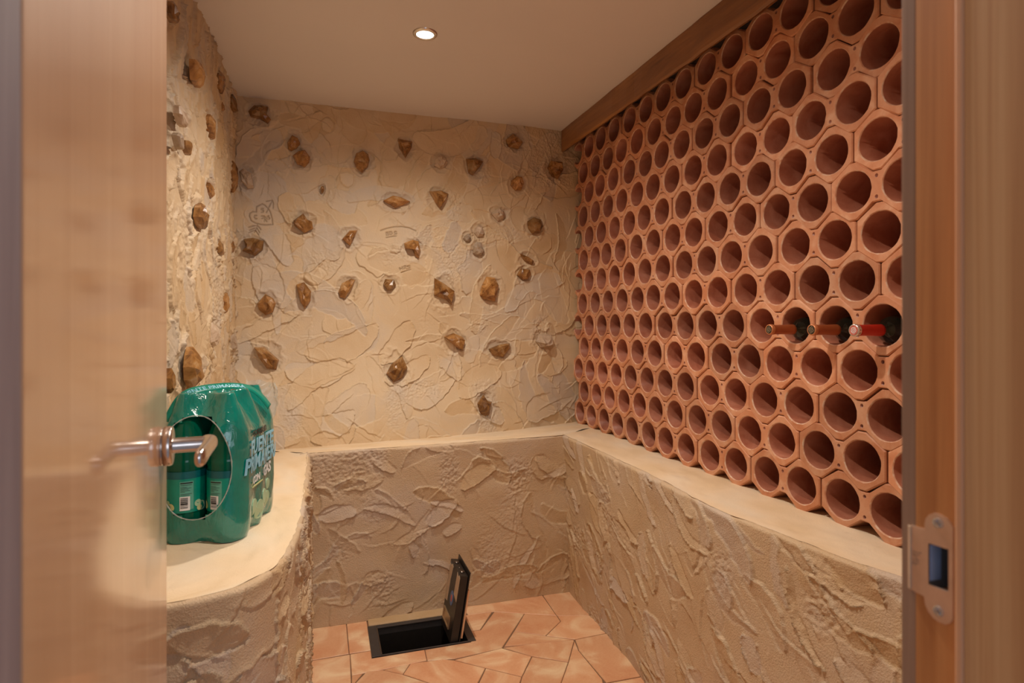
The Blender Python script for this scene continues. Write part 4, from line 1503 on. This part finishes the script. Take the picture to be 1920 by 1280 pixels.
def fr(name, dims, mat, bev=0.001, label=None):
    o = box_obj(name, dims, mat, None, bev)
    o.parent = FRAME; o.matrix_parent_inverse = Matrix.Translation((-0.16, -0.34, 0))
    if label: o['label'] = label
    return o


ZTJ = 2.10
# right side: jamb rebate, room side casing, stop, outer jamb
SX0, SX1 = JR + 0.0005, JR + 0.022
bm = bmesh.new()
zc0, zc1 = 1.085, 1.128       # mortice behind the strike plate
mY0, mY1 = 0.3465, 0.3662
box(bm, JR, JR + 0.09, JY0, 0.3765, 0, zc0); box(bm, JR, JR + 0.09, JY0, 0.3765, zc1, ZTJ)
box(bm, JR, JR + 0.09, JY0, mY0, zc0, zc1); box(bm, JR, JR + 0.09, mY1, 0.3765, zc0, zc1)
jr = from_bm('jamb', bm, M['jamb'])
jr.parent = FRAME; jr.matrix_parent_inverse = Matrix.Translation((-0.16, -0.34, 0))
fr('casing', (JR, JR + 0.13, 0.3766, 0.3895, 0, ZTJ + 0.05), M['jamb_dull'], 0.001, 'dull greyish brown casing')
fr('door_stop', (0.4550, JR + 0.01, 0.262, 0.3262, 0, ZTJ), M['jamb_face'], 0.0005)
fr('seal_strip', (0.4540, JR, 0.3262, 0.3332, 0, ZTJ), M['stop'], 0.002, 'paler rounded edge strip')
# left side
fr('jamb', (JL - 0.035, JL, JY0 - 0.02, 0.390, 0, ZTJ), M['jamb_cool_lit'], 0.001, 'hinge side jamb tinted grey for the cool outside light')
fr('head', (JL - 0.035, JR + 0.09, JY0, 0.3895, ZTJ, ZTJ + 0.04), M['jamb'])

# strike plate, cut in the plane of the jamb
ST = lambda x, y: on_x(1700 + x / 5.565, 950 + y / 5.565, JR)
outl = [(205, 232), (200, 180), (212, 120), (245, 80), (300, 62), (370, 85), (430, 125), (470, 170), (497, 215), (497, 1165), (470, 1210), (420, 1225),
        (350, 1200), (285, 1150), (235, 1080), (205, 1010), (195, 930), (112, 888), (60, 860), (60, 188), (120, 212)]
hole = [(240, 375), (450, 442), (450, 883), (240, 805)]
bm = bmesh.new()
po = [ST(*q) for q in outl]; ph_ = [ST(*q) for q in hole]
lay = []
for d in (0.0002, -0.0015):
    lay.append(([bm.verts.new((JR + d, y, z)) for y, z in po], [bm.verts.new((JR + d, y, z)) for y, z in ph_]))
for q in (0, 1):
    r0, r1 = lay[0][q], lay[1][q]
    for k in range(len(r0)):
        bm.faces.new((r0[k], r0[(k + 1) % len(r0)], r1[(k + 1) % len(r0)], r1[k]))
for a, c in lay:
    es = [bm.edges.get((L[k], L[(k + 1) % len(L)])) for L in (a, c) for k in range(len(L))]
    bmesh.ops.triangle_fill(bm, use_beauty=True, edges=es)
plate = from_bm('strike_plate', bm, M['strike'])
tag(plate, 'brushed steel strike plate screwed to the right hand oak door jamb', 'strike plate')
y0, z0 = ST(60, 188); _, z1 = ST(60, 860); y2, _ = ST(12, 188)
bm = bmesh.new()
LIPQ = [(-0.0015, y0), (-0.0013, y0 + 0.002), (0.0, (y0 + y2) / 2 + 0.001), (0.0012, y2), (0.0027, y2), (0.0012, (y0 + y2) / 2), (0.0002, y0)]
prism(bm, [(a, b_) for a, b_ in LIPQ], lambda u, v, d: (JR - 0.0012 + u, v, d), z1 + 0.001, z0 - 0.001)
lipo = from_bm('lip', bm, M['lip'], plate); lipo['label'] = 'bent pale edge'
for (sx, sy) in ((342, 168), (345, 1087)):
    y, z = ST(sx, sy)
    bm = bmesh.new()
    S_ = Matrix.Translation((JR - 0.0014, y, z)) @ Matrix.Rotation(-math.pi / 2, 4, 'Y')
    lathe(bm, [(0.0, 0.0043), (0.0007, 0.0041), (0.0009, 0.0030), (0.0004, 0.0014)], S_, 20)
    box(bm, -0.0026, 0.0026, -0.0005, 0.0005, 0.0008, 0.0012, M=S_ @ Matrix.Rotation(0.6, 4, 'Z'))
    box(bm, -0.0005, 0.0005, -0.0026, 0.0026, 0.0008, 0.0012, M=S_ @ Matrix.Rotation(0.6, 4, 'Z'))
    from_bm('screw', bm, M['screw'], plate)
# keeper box in the mortice
bm = bmesh.new()
box(bm, JR + 0.030, JR + 0.032, mY0, mY1, zc0, zc1)
box(bm, JR + 0.001, JR + 0.030, mY0, mY0 + 0.0008, zc0, zc1)
box(bm, JR + 0.001, JR + 0.030, mY1 - 0.0008, mY1, zc0, zc1)
from_bm('keeper', bm, M['slot'], plate)
box_obj('keeper_edge', (JR + 0.0008, JR + 0.012, mY1 - 0.0022, mY1 - 0.0009, zc0 + 0.008, zc1 - 0.006), M['slot_blue'], plate)
me = text_mesh('JNF', 0.0085, 0.00012, 1.0)
ty, tz = ST(150, 470)
for v_ in me.vertices:
    u, w_, e = v_.co
    v_.co = (JR - 0.0016 - e, ty + 0.0005 + w_ * 1.0, tz - u)
link('engraving', me, plain('engraved_steel', (0.42, 0.36, 0.33), 0.5, 0.8), plate)

# ------------------------------------------------------------------ recessed ceiling lamps
em, nt, b = new_mat('lamp_glow')
b.inputs['Base Color'].default_value = (1, 1, 1, 1)
b.inputs['Emission Color'].default_value = (1.0, 0.93, 0.84, 1)
b.inputs['Emission Strength'].default_value = 14
M['glow'] = em
M['ring'] = plain('pale_lamp_ring', (0.80, 0.76, 0.70), 0.2, 0.9)
for i, (lx, ly) in enumerate(LAMPS):
    root = empty('downlight', (lx, ly, CEIL))
    tag(root, ('round recessed ceiling lamp glowing between the plaster walls, in view' if i == 0 else 'round recessed ceiling lamp near the doorway, above the top edge of the photo'), 'ceiling lamp')
    bm = bmesh.new()
    lathe(bm, [(0.0, 0.0465), (-0.003, 0.0455), (-0.0055, 0.043), (-0.0065, 0.038), (-0.0065, 0.033), (-0.005, 0.0315), (-0.001, 0.0315)], Matrix.Identity(4), 48, False, False)
    from_bm('ring', bm, M['ring'], root, True)
    bm = bmesh.new()
    lathe(bm, [(-0.0005, 0.0312), (-0.0035, 0.029), (-0.0045, 0.020)], Matrix.Identity(4), 40, True, True)
    from_bm('lamp_glass', bm, M['glow'], root, True)
